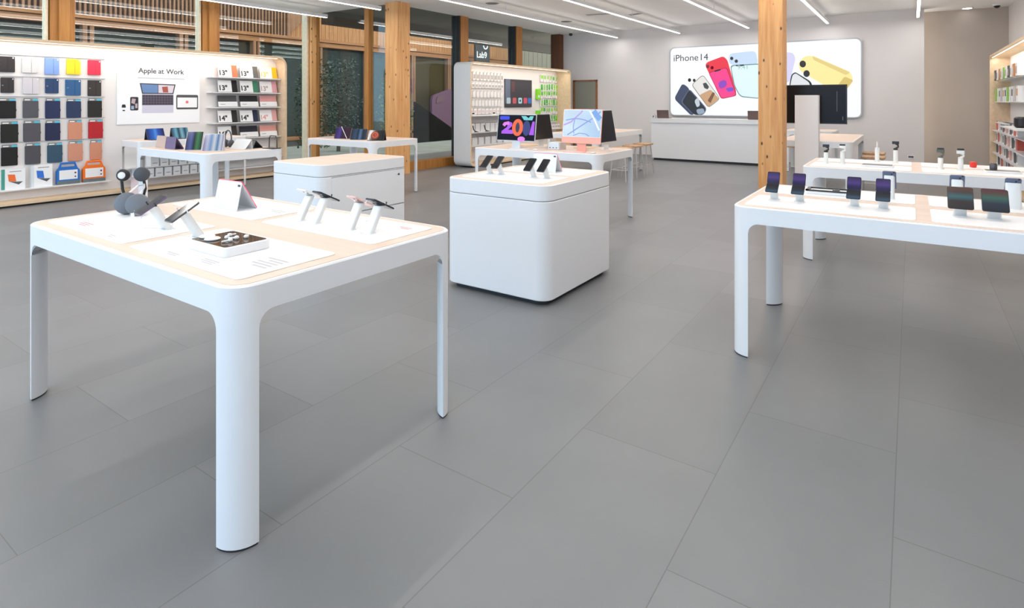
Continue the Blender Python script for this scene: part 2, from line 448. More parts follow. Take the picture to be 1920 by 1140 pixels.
MB().prism(rpoly([(-.5, 1.15), (.0, 1.3), (.05, 1.6), (-.45, 1.45)], .1), .12, .15, pm('dark_purple', 92, 60, 72), Mx).build('camera_bump', k)
k = thing('shop_sign', 'black square hanging sign with white lettering outside the window', 'sign', (22.2, 16.9, 4.05), 0)
MB().box(-.56, .56, -.05, .05, -.75, .8, pm('sign_black', 38, 42, 46, .5)).build('board', k)
SW = mat('sign_white', (.9, .9, .9), .5)
text('Lab9', .42, SW, k, -.46, -.42, .056, bold=.004)
b = MB(); b.tube([(.2+.16*math.cos(t), -.056, .18+.16*math.sin(t)) for t in [2*PI*q/20 for q in range(20)]], .03, SW, 6, closed=True); b.build('ring_mark', k)
MB().box(-.5, -.42, -.05, 1.0, .72, .8, FASC).build('bracket', k)
k = thing('timber_wing', 'pale timber clad wing closing the right end of the courtyard', 'building', (26.4, 12.2, 0))
b = MB(); y = 0
while y < 5.4:
    b.box(0, .1, y, y+.26, 0, 6.2, pm('pale_planks', 168, 150, 122, .8)); y += .28
b.build('plank_cladding', k); MB().box(.1, .3, 0, 5.5, 0, 6.2, FASC).build('wall', k)
k = thing('stair_screen', 'black triangular stair side across the courtyard', 'stairs', (16.75, 15.6, 0))
MB().prism([(-.5, -.02), (2.0, -.02), (2.0, .3), (-.5, 1.55)], -.05, .05, mat('matt_black', (.006, .006, .006), .8, 0, .05), UP).build('side_panel', k)
for q in range(5): MB().box(-.4+q*.45, .05+q*.45, .06, .8, 1.2-q*.25, 1.26-q*.25, FASC).build('tread', k)
# shrubs and young trees in the courtyard
LEAF = [noisy('leaf_green', srgb(52, 78, 48), srgb(26, 42, 34), .6, 9), noisy('leaf_blue', srgb(46, 70, 66), srgb(20, 34, 36), .6, 9), noisy('leaf_light', srgb(110, 128, 62), srgb(58, 78, 40), .6, 9)]
TRUNK = pm('bark', 70, 56, 46, .9)
def tree(x, y, h, r, lm, lab, n=1500):
    k = thing('courtyard_tree', lab, 'tree', (x, y, -.02), 0, 'courtyard trees')
    t = MB(); t.tube([(0, 0, 0), (.03, 0, h*.4), (0, .05, h*.8)], [.06, .045, .02], TRUNK, 8); t.build('trunk', k)
    f = MB()
    for q in range(n):
        z = random.uniform(.12, 1)*h; rad = r*math.sqrt(random.random())*(1.05-.5*abs(z/h-.5))
        a = random.uniform(0, 2*PI); c = Vector((rad*math.cos(a), rad*math.sin(a), z)); s = random.uniform(.022, .06)
        R = Matrix.Rotation(random.uniform(0, PI), 4, 'X') @ Matrix.Rotation(random.uniform(0, PI), 4, 'Z')
        P = [c+(R @ Vector(v))*s for v in ((-1, 0, 0), (0, -.5, .1), (1, 0, 0), (0, .5, .1))]
        f.poly(P, lm)
    f.build('foliage', k)
for x, y, h, r, q, lab in ((10.3, 13.6, 2.6, .6, 0, 'dark green tree outside the glass left of the big timber column'), (12.2, 15.0, 2.9, .75, 1, 'bluish leafed tree outside the glass beside the door post'),
                        (8.6, 15.0, 2.3, .7, 0, 'dark bushy tree outside beside the end of the case wall'), (13.9, 14.2, 2.4, .6, 2, 'light green tree outside just left of the big timber column')):
    tree(x, y, h, r, LEAF[q], lab)

# ================================================================== TABLES
TH = .919
def leaf(r, bulge=.8, n=10):
    o = []
    for k in range(n+1):
        t = PI*1.5-PI/2*k/n; o.append((r+r*math.cos(t), r+r*math.sin(t)))       # from (r,0) round to (0,r)
    for k in range(1, n):
        t = k/n; a = PI/2*(1-t); x = r*math.cos(a)*1.0; y = r*math.sin(a)
        s = (x+y)/r-1; x2 = x-(1-bulge)*s*r*.5; y2 = y-(1-bulge)*s*r*.5; o.append((x2, y2))
    return o
def table(name, label, x0, x1, y0, y1, h=TH, ap=.1, r=.1, rf=.06, group=None, inlay=True, cat='table', mats=None):
    cx, cy = (x0+x1)/2, (y0+y1)/2
    k = thing(name, label, cat, (cx, cy, 0), 0, group)
    a, c = (x1-x0)/2, (y1-y0)/2
    zb = h-ap
    # outline with extra points for the arches
    n = 10; pts = []; th_ = []
    def side(p, q):      # straight run from p to q, arch at both ends
        L = math.hypot(q[0]-p[0], q[1]-p[1]); ds = [rf*(1-math.cos(PI/2*i/7)) for i in range(8)]
        for d in ds+[L-e for e in ds[::-1]]:
            t = d/L; e = min(d, L-d)
            dz = rf-math.sqrt(max(0, rf*rf-(rf-e)**2)) if e < rf else 0
            pts.append((p[0]+(q[0]-p[0])*t, p[1]+(q[1]-p[1])*t, zb-dz)); th_.append(.002+.02*min(1, e/rf))
    def arc(ccx, ccy, a0):
        for i in range(1, n):
            t = a0+PI/2*i/n; pts.append((ccx+r*math.cos(t), ccy+r*math.sin(t), zb-rf)); th_.append(.002)
    side((-a+r, -c), (a-r, -c)); arc(a-r, -c+r, -PI/2)
    side((a, -c+r), (a, c-r)); arc(a-r, c-r, 0)
    side((a-r, c), (-a+r, c)); arc(-a+r, c-r, PI/2)
    side((-a, c-r), (-a, -c+r)); arc(-a+r, -c+r, PI)
    b = MB(); bm = b.bm; i = b._mi(WHITE); N = len(pts)
    ti = .022
    ox = [bm.verts.new((x, y, z)) for x, y, z in pts]
    ot = [bm.verts.new((x, y, h-.006)) for x, y, z in pts]
    ou = [bm.verts.new((x*(1-.005/a), y*(1-.005/c), h)) for x, y, z in pts]
    def inn(x, y, ti): return (max(-a+ti, min(a-ti, x*(1-ti/a))), max(-c+ti, min(c-ti, y*(1-ti/c))))
    ib = [bm.verts.new((*inn(x, y, t), z)) for (x, y, z), t in zip(pts, th_)]
    it = [bm.verts.new((*inn(x, y, t), h-.03)) for (x, y, z), t in zip(pts, th_)]
    for q in range(N):
        w = (q+1) % N
        for A, B in ((ox, ot), (ot, ou), (ib, ox), (it, ib)):
            f = bm.faces.new((A[q], A[w], B[w], B[q])); f.material_index = i; f.smooth = True
    bm.faces.new(ou); bm.faces.new(it[::-1])
    b.build('apron', k)
    if inlay: MB().rbox(-a+.02, a-.02, -c+.02, c-.02, h, h+.0015, r-.02, BIRCH, n=8).build('tabletop', k)
    for sx, sy in ((-1, -1), (1, -1), (1, 1), (-1, 1)):
        out = [(-sx*(0)+sx*a-sx*p[0], sy*c-sy*p[1]) for p in leaf(r)]
        l = MB(); l.prism(out, .008, zb-rf, WHITE)
        lo = l.build('leg', k)
        for f in lo.data.polygons: f.use_smooth = len(f.vertices) == 4
        lo.data.set_sharp_from_angle(angle=math.radians(40))
        MB().prism([((x-sx*a)*.94+sx*a-sx*.003, (y-sy*c)*.94+sy*c-sy*.003) for x, y in out], 0, .008, DARK).build('glide', lo)
    return k
MATG = 'white product mats on the tables'
def pmat(x0, x1, y0, y1, label, z=TH+.0015, prints=()):
    k = thing('product_mat', label, 'mat', ((x0+x1)/2, (y0+y1)/2, z), 0, MATG)
    a, c = (x1-x0)/2, (y1-y0)/2
    MB().rbox(-a, a, -c, c, 0, .004, .025, MATW, bev=.001).build('sheet', k)
    for (u0, u1, v0, v1, mm) in prints:
        MB().box(u0-(x0+x1)/2, u1-(x0+x1)/2, v0-(y0+y1)/2, v1-(y0+y1)/2, .004, .0044, mm).build('printed_text', k)
PG = pm('print_grey', 178, 176, 180); PP = pm('print_pink', 226, 140, 146)
G1 = 'white display tables'
table('display_table', 'large white display table with birch top in the left foreground', 1.10, 2.28, 1.90, 3.88, group=G1)
def lines(x0, x1, y0, y1, n, mm):   # text lines run along y
    o = []
    for q in range(n):
        xx = x0+(x1-x0)*(q+.2)/n; o.append((xx, xx+(x1-x0)/n*.5, y0, y0+(y1-y0)*(1 if q % 3 else .7), mm))
    return o
pmat(1.17, 1.61, 1.985, 2.845, 'white mat at the near corner of the foreground table, under the glass topped tray', prints=lines(1.215, 1.26, 2.25, 2.36, 3, PG)+lines(1.30, 1.42, 2.03, 2.16, 5, PG)+lines(1.2, 1.23, 2.5, 2.6, 2, PG))
pmat(1.17, 1.61, 2.92, 3.79, 'white mat at the left corner of the foreground table, with pink print', prints=lines(1.23, 1.28, 3.48, 3.6, 3, PP)+lines(1.2, 1.23, 3.1, 3.16, 2, PG))
pmat(1.80, 2.21, 1.985, 2.845, 'white mat under four phone stands on the foreground table', prints=lines(2.1, 2.14, 2.3, 2.4, 2, PG)+lines(2.1, 2.14, 2.06, 2.14, 2, PP))
pmat(1.80, 2.21, 2.92, 3.79, 'white mat under the upright white tablet on the foreground table', prints=lines(2.0, 2.05, 2.96, 3.1, 2, PG))
table('display_table', 'long white display table with folding phones at right, nearest on that side', 3.74, 4.90, -1.06, .92, group=G1)
pmat(3.81, 4.25, -.02, .86, 'white mat under four purple lit folding phones on the right hand table')
pmat(3.81, 4.25, -.99, -.09, 'white mat under two wide dark phones on the right hand table')
pmat(4.39, 4.83, -.02, .86, 'white mat under the black rimmed tray on the right hand table')
pmat(4.39, 4.83, -.99, -.09, 'white mat along the back edge of the right hand table, at its far right')
table('display_table', 'white display table with handheld camera stabilisers behind the folding phone table', 6.40, 7.50, -1.08, .90, group=G1)
pmat(6.47, 6.90, .0, .84, 'white mat at the front left of the camera stabiliser table')
pmat(6.47, 6.90, -.95, -.08, 'white mat at the front right of the camera stabiliser table')
pmat(7.02, 7.43, .0, .84, 'white mat at the back left of the camera stabiliser table')
pmat(7.02, 7.43, -.95, -.08, 'white mat at the back right of the camera stabiliser table, under the red object')
table('display_table', 'white display table with two all in one computers in the middle', 6.41, 7.50, 3.10, 5.05, group=G1)
table('display_table', 'white table with tablets and headphones in front of the case wall', 3.75, 4.85, 7.08, 8.85, group=G1)
table('display_table', 'far white table with three tablets before the big timber column', 6.40, 7.48, 7.05, 8.75, group=G1)
table('display_table', 'far white table with stools left of the counter', 10.3, 12.72, 5.05, 6.2, group=G1)
table('display_table', 'far white table behind the tall white pillar with the black screen', 10.57, 13.2, .76, 1.85, group=G1)
table('display_table', 'small white table by the back wall behind the other tables', 14.2, 15.2, 1.36, 2.35, group=G1)
table('console_table', 'white console table against the case wall, with two blue lit tablets', 4.35, 6.2, 10.2, 10.86, r=.06, rf=.04)

# ================================================================== CABINETS
def cabinet(label, x0, x1, y0, y1, drawers=False):
    k = thing('storage_cabinet', label, 'cabinet', ((x0+x1)/2, (y0+y1)/2, 0), 0, 'white storage cabinets')
    a, c = (x1-x0)/2, (y1-y0)/2; r = .11
    MB().rbox(-a, a, -c, c, .042, .795, r, WHITE, n=10, bev=.006).build('body', k)
    MB().rbox(-a+.004, a-.004, -c+.004, c-.004, .795, .801, r, pm('seam_grey', 150, 150, 152), n=10).build('seam', k)
    MB().rbox(-a, a, -c, c, .801, TH, r, WHITE, n=10, bev=.004).build('top_slab', k)
    MB().rbox(-a+.022, a-.022, -c+.022, c-.022, TH, TH+.0015, r-.02, BIRCH, n=8).build('wood_top', k)
    MB().rbox(-a+.05, a-.05, -c+.05, c-.05, 0, .042, r-.03, DARK, n=8).build('kick_base', k)
    if drawers:
        for z0, z1 in ((.40, .79), (.06, .392)):
            dr = MB().box(-a+.14, a-.07, -c-.006, -c+.02, z0, z1, WHITE).build('drawer', k)
            MB().box(-a+.14, a-.07, -c-.0065, -c, z1-.006, z1, pm('seam_grey', 150, 150, 152)).build('shadow_gap', dr)
            if z0 > .3: MB().lathe([(.0, 0), (.012, 0), (.012, .008)], GRAPH, 12, T(a-.16, -c-.006, .73) @ Matrix.Rotation(PI/2, 4, 'X')).build('lock', dr)
    return k
cabinet('square white cabinet with phones on top in the centre of the shop', 3.77, 4.95, 2.26, 3.27)
cabinet('low white drawer cabinet with bare birch top behind the foreground table', 3.72, 4.95, 4.85, 5.70, True)
pmat(3.87, 4.31, 2.36, 3.17, 'white mat under four dark phones on the square cabinet')
pmat(4.40, 4.85, 2.36, 3.17, 'white mat under the upright tablet on the square cabinet')

# ================================================================== PHONES AND STANDS
ZM = TH+.0055
def stand(loc, rz, label, h=.115, lean=.065, w=.05, group='phone display stands', clamp=None, cable=False, dp=.014):
    k = thing('phone_stand', label, 'stand', loc, rz, group)
    sh = Matrix.Identity(4); sh[1][2] = -lean/h
    MB().prism(rr(-w/2, w/2, -dp, dp, dp*.8, 4), .003, h, POSTA, sh).build('post', k)
    MB().rbox(-.033, .033, -.026, .026, 0, .003, .012, WHITE).build('foot', k)
    if cable: MB().tube([(0, -.02, .004), (.012, -lean*.7-.02, .02), (.02, -lean-.06, .03), (.012, -lean-.055, .07), (0, -lean-.045, h-.022)], .0018, WHITE, 6).build('cable', k)
    if clamp:
        M = T(0, -lean, h+.004) @ Matrix.Rotation(math.radians(30), 4, 'X')
        MB().tube([(-.03, 0, 0), (-.044, 0, .0), (-.044, 0, .016), (-.038, 0, .016)], .003, clamp, 6, M).tube([(.03, 0, 0), (.044, 0, .0), (.044, 0, .016), (.038, 0, .016)], .003, clamp, 6, M).build('clamp', k)
    return k
def gradient(name, stops, axis=1, scale=1., emit=.6, off=.5, rough=.1):
    """screen picture: colours along one axis of the screen's own space"""
    m = mat(name, (0, 0, 0), rough); n, l = nodes(m); b = n['Principled BSDF']
    tc = n.new('ShaderNodeTexCoord'); sp = n.new('ShaderNodeSeparateXYZ'); l.new(tc.outputs['Generated'], sp.inputs[0])
    cr = n.new('ShaderNodeValToRGB'); e = cr.color_ramp.elements
    while len(e) < len(stops): e.new(.5)
    for q, (p, c) in enumerate(stops): e[q].position = p; e[q].color = srgb(*c)
    l.new(sp.outputs[axis], cr.inputs[0])
    b.inputs['Base Color'].default_value = (.01, .01, .012, 1)
    l.new(cr.outputs[0], b.inputs['Emission Color']); b.inputs['Emission Strength'].default_value = emit
    return m
def phone(loc, rz, label, body, screen, tilt=30, w=.0715, l=.147, t=.008, cams=2, group='display phones', fold=0, name='smartphone', island=BLACK):
    k = thing(name, label, 'phone', loc, rz, group)
    M = Matrix.Rotation(math.radians(tilt), 4, 'X')
    if not fold:
        MB().prism(rr(-w/2, w/2, -l/2, l/2, .011, 5), 0, t, body, M, bev=.0015).build('body', k)
        MB().prism(rr(-w/2+.003, w/2-.003, -l/2+.003, l/2-.003, .009, 5), t, t+.0006, screen, M).build('screen', k)
    else:
        M2 = M @ Matrix.Rotation(math.radians(fold), 4, 'X'); hl = l/2
        MB().prism(rr(-w/2, w/2, -hl, 0, .008, 4), 0, t, body, M, bev=.001).prism(rr(-w/2, w/2, 0, hl, .008, 4), 0, t, body, M2, bev=.001).build('body', k)
        so = MB().prism(rr(-w/2+.003, w/2-.003, -hl+.003, 0, .004, 3), t, t+.0006, screen, M).prism(rr(-w/2+.003, w/2-.003, 0, hl-.003, .004, 3), t, t+.0006, screen, M2).build('screen', k)
        M = M2
    b = MB(); y0 = l/2-.045 if not fold else l/2-.03
    b.prism(rr(-w/2+.004, -w/2+.036, y0, y0+.04 if not fold else y0+.025, .008, 4), -.0015, .0005, body, M); cm = b.build('camera_bump', k)
    c = MB()
    for q in range(cams): c.prism(disc(-w/2+.013+(.012 if q % 2 else 0), y0+.01+q*(.016 if not fold else .008), .0055, 12), -.003, -.0012, island, M)
    c.build('lens', cm)
    return k
SCR_OFF = SCREENB
SCR_HOME = gradient('dark_home_screen', [(0, (30, 30, 36)), (.5, (70, 68, 78)), (1, (40, 38, 44))], 1, emit=0.22)
SCR_PUR = gradient('purple_fold_wallpaper', [(0, (60, 100, 128)), (.22, (34, 48, 60)), (.5, (14, 14, 18)), (.72, (40, 30, 96)), (.82, (90, 66, 150)), (1, (52, 38, 84))], 1, emit=0.46)
SCR_TEAL = gradient('teal_sweep_wallpaper', [(0, (30, 26, 26)), (.35, (40, 34, 34)), (.55, (44, 90, 98)), (.75, (60, 52, 48)), (1, (86, 52, 40))], 1, emit=0.8)
SCR_GREEN = gradient('green_sweep_wallpaper', [(0, (24, 30, 34)), (.35, (34, 44, 60)), (.6, (52, 90, 80)), (.8, (74, 60, 52)), (1, (86, 40, 48))], 1, emit=0.8)
MIDN = pm('midnight_body', 44, 48, 58, .3, metal=.5); PURB = pm('deep_purple_body', 104, 92, 116, .35, metal=.5)
WHB = pm('white_body', 225, 224, 220, .3); REDB = pm('rose_body', 214, 176, 170, .3)
# foreground table, near side pair
G = 'phones on the foreground table'
for (y, lab, bm_, cl, sc) in ((3.06, 'purple grey phone on the slanted stand nearest the headphones', PURB, BLACK, SCR_HOME), (2.76, 'dark phone on the slanted stand beside the glass topped tray', GRAPH, WHITE, SCR_OFF)):
    stand((1.44, y, ZM), NEGX, 'slanted aluminium stand holding the '+lab.split(' on ')[0]+' in the foreground', h=.125, lean=.075, clamp=cl, cable=True, w=.062, dp=.02)
    phone((1.44-.078, y, ZM+.127), NEGX, lab, bm_, sc, 30)
for (y, lab, bm_, cl) in ((2.70, 'white phone on the leftmost of the four foreground stands', WHB, WHITE), (2.57, 'dark phone on the second of the four foreground stands from the left', MIDN, BLACK),
                         (2.30, 'rose coloured phone on the third of the four foreground stands', REDB, WHITE), (2.16, 'dark phone on the rightmost of the four foreground stands', MIDN, BLACK)):
    stand((1.935, y, ZM), POSX, 'slanted aluminium stand under the '+lab.split(' phone ')[0]+' phone, '+lab.split(' on the ')[1].split(' of')[0]+' of four on the foreground table', h=.125, lean=.07, clamp=cl, w=.056, dp=.018)
    phone((2.008, y, ZM+.128), POSX, lab, bm_, SCR_OFF, 26)
# square cabinet
for (y, lab, sc) in ((3.06, 'leftmost', SCR_OFF), (2.94, 'second from the left', SCR_HOME), (2.61, 'third from the left', SCR_OFF), (2.48, 'rightmost', SCR_OFF)):
    stand((4.15, y, ZM), NEGX, 'slanted stand on the square cabinet, %s of four' % lab, h=.105, lean=.06)
    phone((4.088, y, ZM+.108), NEGX, 'dark phone on the square cabinet, %s of four' % lab, GRAPH, sc, 40)
# folding phones
for (y, lab) in ((.735, 'leftmost'), (.585, 'second from the left'), (.285, 'third from the left'), (.137, 'rightmost')):
    stand((4.10, y, ZM), NEGX, 'short pale stand under the purple lit folding phone, %s of four' % lab, h=.085, lean=.04)
    phone((4.055, y, ZM+.105), NEGX, 'half folded phone with purple lit screen, %s of four' % lab, MIDN, SCR_PUR, 36, .074, .162, .007, 2, fold=26, name='folding_phone')
for (y, lab, sc) in ((-.222, 'teal', SCR_TEAL), (-.37, 'green', SCR_GREEN)):
    stand((4.09, y, ZM), NEGX, 'short pale stand under the wide phone with a dark %s screen' % lab, h=.08, lean=.04, w=.06)
    phone((4.05, y, ZM+.102), NEGX, 'wide unfolded phone with a dark %s screen on the right hand table' % lab, BLACK, sc, 52, .115, .14, .006, 3, name='folding_phone')
for (y, lab) in ((.12, 'behind the rightmost purple lit phone'), (-.235, 'behind the wide teal phone'), (-.5, 'at the far right edge of the photo')):
    stand((4.54, y, ZM), POSX, 'slanted stand facing away on the right table, '+lab, h=.15, lean=.03, w=.06 if y > -.4 else .075)
    phone((4.585, y, ZM+.115), POSX, 'blue grey phone seen from behind, '+lab, pm('slate_blue_body', 92, 104, 132, .35, metal=.3), SCR_OFF, 55, .076, .15, .008, 3)
def tray(loc, rz, w, d, h, label, inside):
    k = thing('display_tray', label, 'tray', loc, rz, 'display trays')
    MB().rbox(-w/2, w/2, -d/2, d/2, 0, h, .018, WHITE, bev=.003).build('base', k)
    MB().rbox(-w/2+.01, w/2-.01, -d/2+.01, d/2-.01, h, h+.0015, .012, inside).build('glass_top', k)
    return k
BRG = mat('reflected_timber_glass', srgb(66, 50, 40), .06)  # brown base colour stands for timber mirrored in the black glass
tray((1.40, 2.44, ZM), 0, .21, .29, .04, 'white tray with dark glass top and earbuds on the foreground table', BRG)
for q, (x, y) in enumerate(((1.36, 2.545), (1.348, 2.48))):
    e = thing('watch', ('round pale watch disc at the left end of the glass topped tray', 'round pale watch disc beside the earbuds on the glass topped tray')[q], 'watch', (x, y, ZM+.0416))
    MB().lathe([(.0, 0), (.03, .001), (.033, .005), (.028, .009), (.0, .011)], WHB, 24).build('case', e)
    MB().lathe([(.0, .0105), (.021, .0098), (.0215, .0092)], pm('cream_disc', 236, 226, 214), 20).build('face', e)
for q, (x, y, a) in enumerate(((1.42, 2.47, .3), (1.39, 2.44, 1.2), (1.41, 2.40, 2.2), (1.445, 2.385, .8), (1.37, 2.38, 2.9))):
    e = thing('earbud', 'white earbud on the dark glass top of the foreground tray', 'earbud', (x, y, ZM+.0416), a, 'earbuds in the tray')
    MB().lathe([(.0, 0), (.007, .001), (.011, .007), (.008, .014), (.0, .017)], WHB, 14).build('bud', e)
    MB().tube([(0, 0, .008), (.02, 0, .006), (.034, 0, .005)], .004, WHB, 8).build('stem', e)
k = tray((4.555, .455, ZM), 0, .16, .30, .02, 'shallow white tray with black rim at the back of the right hand table', MATW)
b = MB(); b.box(-.08, .08, .13, .15, .0215, .03, BLACK).box(-.08, -.06, -.15, .15, .0215, .03, BLACK).box(.06, .08, -.15, .15, .0215, .03, BLACK); b.build('rim', k)
MB().box(-.03, .03, -.05, -.01, .0215, .03, BLACK).build('puck', k)

# headphones beside the phones
def earcup(mb, c, r, th, m, nrm):
    z = Vector(nrm).normalized(); M = T(*c) @ z.to_track_quat('Z', 'Y').to_matrix().to_4x4()
    mb.lathe([(.0, -th/2), (r*.75, -th/2), (r*.97, -th*.28), (r, 0), (r*.95, th*.3), (r*.7, th/2), (.0, th/2)], m, 22, M)
HG = pm('slate_headphone', 104, 108, 114, .5, metal=.2)
k = thing('headphones', 'large slate grey headphones lying on the foreground table edge', 'headphones', (1.53, 3.63, ZM), -.95, 'foreground headphones')
b = MB(); earcup(b, (-.034, -.02, .062), .062, .05, HG, (.35, -1, .1)); b.build('ear_cup', k)
b = MB(); earcup(b, (.05, -.06, .062), .06, .05, HG, (.35, -1, .1)); b.build('ear_cup', k)
b = MB(); earcup(b, (-.045, .012, .06), .046, .02, BLACK, (.35, -1, .1)); b.build('cushion', k)
MB().tube([(.05, -.045, .115), (.05, .0, .15), (.02, .05, .158), (-.02, .06, .15), (-.034, .0, .118)], .006, SILVER, 8).build('headband', k)
MB().box(.03, .05, -.09, -.084, .0, .035, WHITE).build('security_tag', k)
k = thing('headphone_stand', 'tall pale pink and white headphone stand at the back of the foreground table', 'stand', (1.62, 3.785, ZM), -.95)
MB().rbox(-.06, .06, -.05, .05, 0, .01, .03, WHITE).build('base', k)
MB().box(-.045, .0, -.012, .012, .01, .19, pm('blush_pink', 226, 196, 190)).box(.0, .04, -.012, .012, .01, .22, WHITE).build('post', k)
k = thing('headphones', 'black headphones hanging upside down on the tall pale stand', 'headphones', (1.60, 3.77, ZM+.065), -.95, 'foreground headphones')
b = MB(); earcup(b, (-.062, -.03, .14), .036, .028, BLACK, (.3, -1, .05)); b.build('ear_cup', k)
b = MB(); earcup(b, (.045, -.03, .145), .043, .032, pm('charcoal_cup', 62, 64, 68, .5), (.3, -1, .05)); b.build('ear_cup', k)
MB().tube([(-.072, -.03, .12), (-.066, -.03, .06), (-.05, -.03, .0), (0, -.03, -.025), (.05, -.03, .0), (.066, -.03, .06), (.055, -.03, .12)], .008, BLACK, 8).build('headband', k)
b = MB(); earcup(b, (-.062, -.046, .14), .02, .01, WHITE, (.3, -1, .05)); b.build('inner_disc', k)

# ================================================================== TABLETS
def folio(loc, rz, label, w, l, tilt, cover, screen, edge, back_off=.11, cam=True, group='tablets on stands', bottom=True):
    """tablet leaning back on a folio flap; front is local -y"""
    k = thing('tablet', label, 'tablet', loc, rz, group)
    a = math.radians(tilt); M = Matrix.Rotation(a, 4, 'X')
    top = Vector((0, l*math.cos(a), l*math.sin(a)))
    MB().prism(rr(-w/2, w/2, 0, l, .012, 5), 0, .007, SCOV if edge.name == 'pink_edge' else edge, M, bev=.001).build('body', k)
    if edge.name == 'pink_edge': MB().prism(rr(-w/2-.001, w/2+.001, -.001, l+.001, .012, 5), .001, .0065, edge, M).build('pink_rim', k)
    MB().prism(rr(-w/2+.004, w/2-.004, .004, l-.004, .009, 5), .007, .0076, screen, M).build('screen', k)
    ang = math.atan2(top.z-.002, (back_off-top.y)); L2 = math.hypot(top.z-.002, back_off-top.y)
    # back flap from the top edge down to the table
    M2 = T(0, top.y-.004, top.z-.008) @ Matrix.Rotation(-ang+PI, 4, 'X') if False else None
    b = MB(); th = .003; y0, z0, y1, z1 = top.y-.002, top.z-.004, back_off, .0
    v = Vector((0, y1-y0, z1-z0)).normalized(); nn = Vector((0, -v.z, v.y))*th
    P = [Vector((0, y0, z0)), Vector((0, y1, z1+th))]
    A = []
    for x in (-w/2, w/2): A.append([Vector((x, 0, 0))+P[0], Vector((x, 0, 0))+P[1], Vector((x, 0, 0))+P[1]-nn, Vector((x, 0, 0))+P[0]-nn])
    i = b._mi(cover); bm = b.bm; VA = [[bm.verts.new(p) for p in r] for r in A]
    for q in range(4): bm.faces.new((VA[0][q], VA[0][(q+1) % 4], VA[1][(q+1) % 4], VA[1][q]))
    bm.faces.new(VA[0][::-1]); bm.faces.new(VA[1])
    fo = b.build('folio_flap', k)
    if bottom: MB().box(-w/2, w/2, .0, back_off, .0, .002, cover).build('folio_base', k)
    if cam:
        ax = v; up_ = nn.normalized(); q0 = P[0]+ax*.017
        Mc = Matrix(((1, 0, 0, -w/2+.022), (0, ax.y, up_.y, q0.y), (0, ax.z, up_.z, q0.z), (0, 0, 0, 1)))
        MB().prism(rr(-.011, .011, -.006, .006, .005, 4), -.001, .003, BLACK, Mc).build('camera', k)
    return k
SCOV = pm('white_folio', 222, 224, 228, .5); PKE = pm('pink_edge', 236, 96, 124, .4)
k = folio((2.012, 3.335, ZM), POSX, 'white backed tablet with a pink edge on the foreground table', .248, .19, 60, SCOV, SCR_OFF, PKE, .125)
k = folio((4.62, 2.73, ZM), POSX, 'white backed tablet with a pink edge on the square cabinet', .248, .19, 60, SCOV, SCR_OFF, PKE, .125)
# blue lit tablets on the console
BLU = gradient('blue_ray_wallpaper', [(0, (20, 40, 110)), (.35, (40, 110, 220)), (.5, (90, 160, 250)), (.65, (40, 90, 200)), (1, (12, 22, 70))], 0, emit=0.50)
FEA = gradient('teal_feather_wallpaper', [(0, (20, 60, 90)), (.25, (120, 190, 215)), (.42, (20, 50, 80)), (.6, (140, 200, 220)), (.8, (20, 70, 100)), (1, (110, 180, 200))], 0, emit=0.50)
kb = pm('keyboard_dark', 46, 48, 56, .5); TAN = pm('tan_folio', 214, 178, 150, .6); LAV = pm('lavender_folio', 150, 140, 158, .5)
def keyboard_tablet(loc, rz, label, w, l, screen, cover, group='tablets on stands'):
    k = folio(loc, rz, label, w, l, 66, cover, screen, GRAPH, .12, False, group)
    MB().rbox(-w/2, w/2, -.16, .0, 0, .006, .01, cover).build('keyboard', k)
    return k
CT = TH+.0015
keyboard_tablet((4.72, 10.42, CT), NEGY+.0, 'tablet with blue rays on its screen on the console table', .28, .2, BLU, kb)
keyboard_tablet((5.12, 10.42, CT), NEGY, 'tablet with teal feather pattern on the console table', .28, .2, FEA, kb)
def purple_fold(x, y, lab, c, rz=NEGX):
    return folio((x, y, CT), rz, lab, .26, .19, 58, c, SCR_OFF, c, .12, False)
PV = pm('violet_cover', 112, 98, 132, .5); BLSH = pm('beige_cover', 196, 172, 160, .5)
purple_fold(4.05, 8.58, 'beige covered tablet at the left end of the tablet and headphone table', BLSH, POSX)
purple_fold(4.0, 8.2, 'violet covered tablet beside the beige one on the tablet and headphone table', PV, POSX)
MULTI = gradient('dark_neon_wallpaper', [(0, (34, 44, 84)), (.3, (90, 110, 190)), (.5, (16, 22, 40)), (.7, (70, 150, 90)), (1, (16, 20, 50))], 0, emit=0.43)
DIAG = gradient('pale_stripe_wallpaper', [(0, (138, 118, 178)), (.2, (200, 210, 235)), (.38, (120, 160, 215)), (.55, (230, 238, 245)), (.72, (70, 130, 190)), (.85, (225, 235, 245)), (1, (150, 140, 190))], 0, emit=0.50)
folio((3.95, 7.74, CT), -.75, 'tablet with a dark neon screen on the tablet and headphone table', .2, .27, 62, SCOV, MULTI, WHB, .13, False)
folio((4.02, 7.40, CT), -.72, 'tablet with pale blue and violet stripes on the tablet and headphone table', .24, .26, 55, SCOV, DIAG, WHB, .14, False)
folio((4.36, 7.40, CT), NEGX+.3, 'white tablet leaning sideways behind the striped tablet', .25, .18, 45, SCOV, mat('off_white_screen', (.6, .6, .6), .2), WHB, .14, False)
folio((4.72, 7.50, CT), POSX, 'dark grey covered tablet near the end of the tablet and headphone table', .22, .15, 45, pm('grey_cover', 92, 92, 94, .6), SCR_OFF, kb, .15, False)
k = thing('wire_holder', 'thin black wire hoop at the right end of the tablet and headphone table', 'holder', (4.74, 7.18, CT), NEGX)
MB().tube([(-.09, 0, .01), (-.085, 0, .14), (-.06, 0, .17), (.06, 0, .17), (.085, 0, .14), (.09, 0, .01)], .007, BLACK, 8).build('hoop', k)
MB().rbox(-.12, .1, -.09, .06, 0, .01, .01, BLACK).build('base', k)
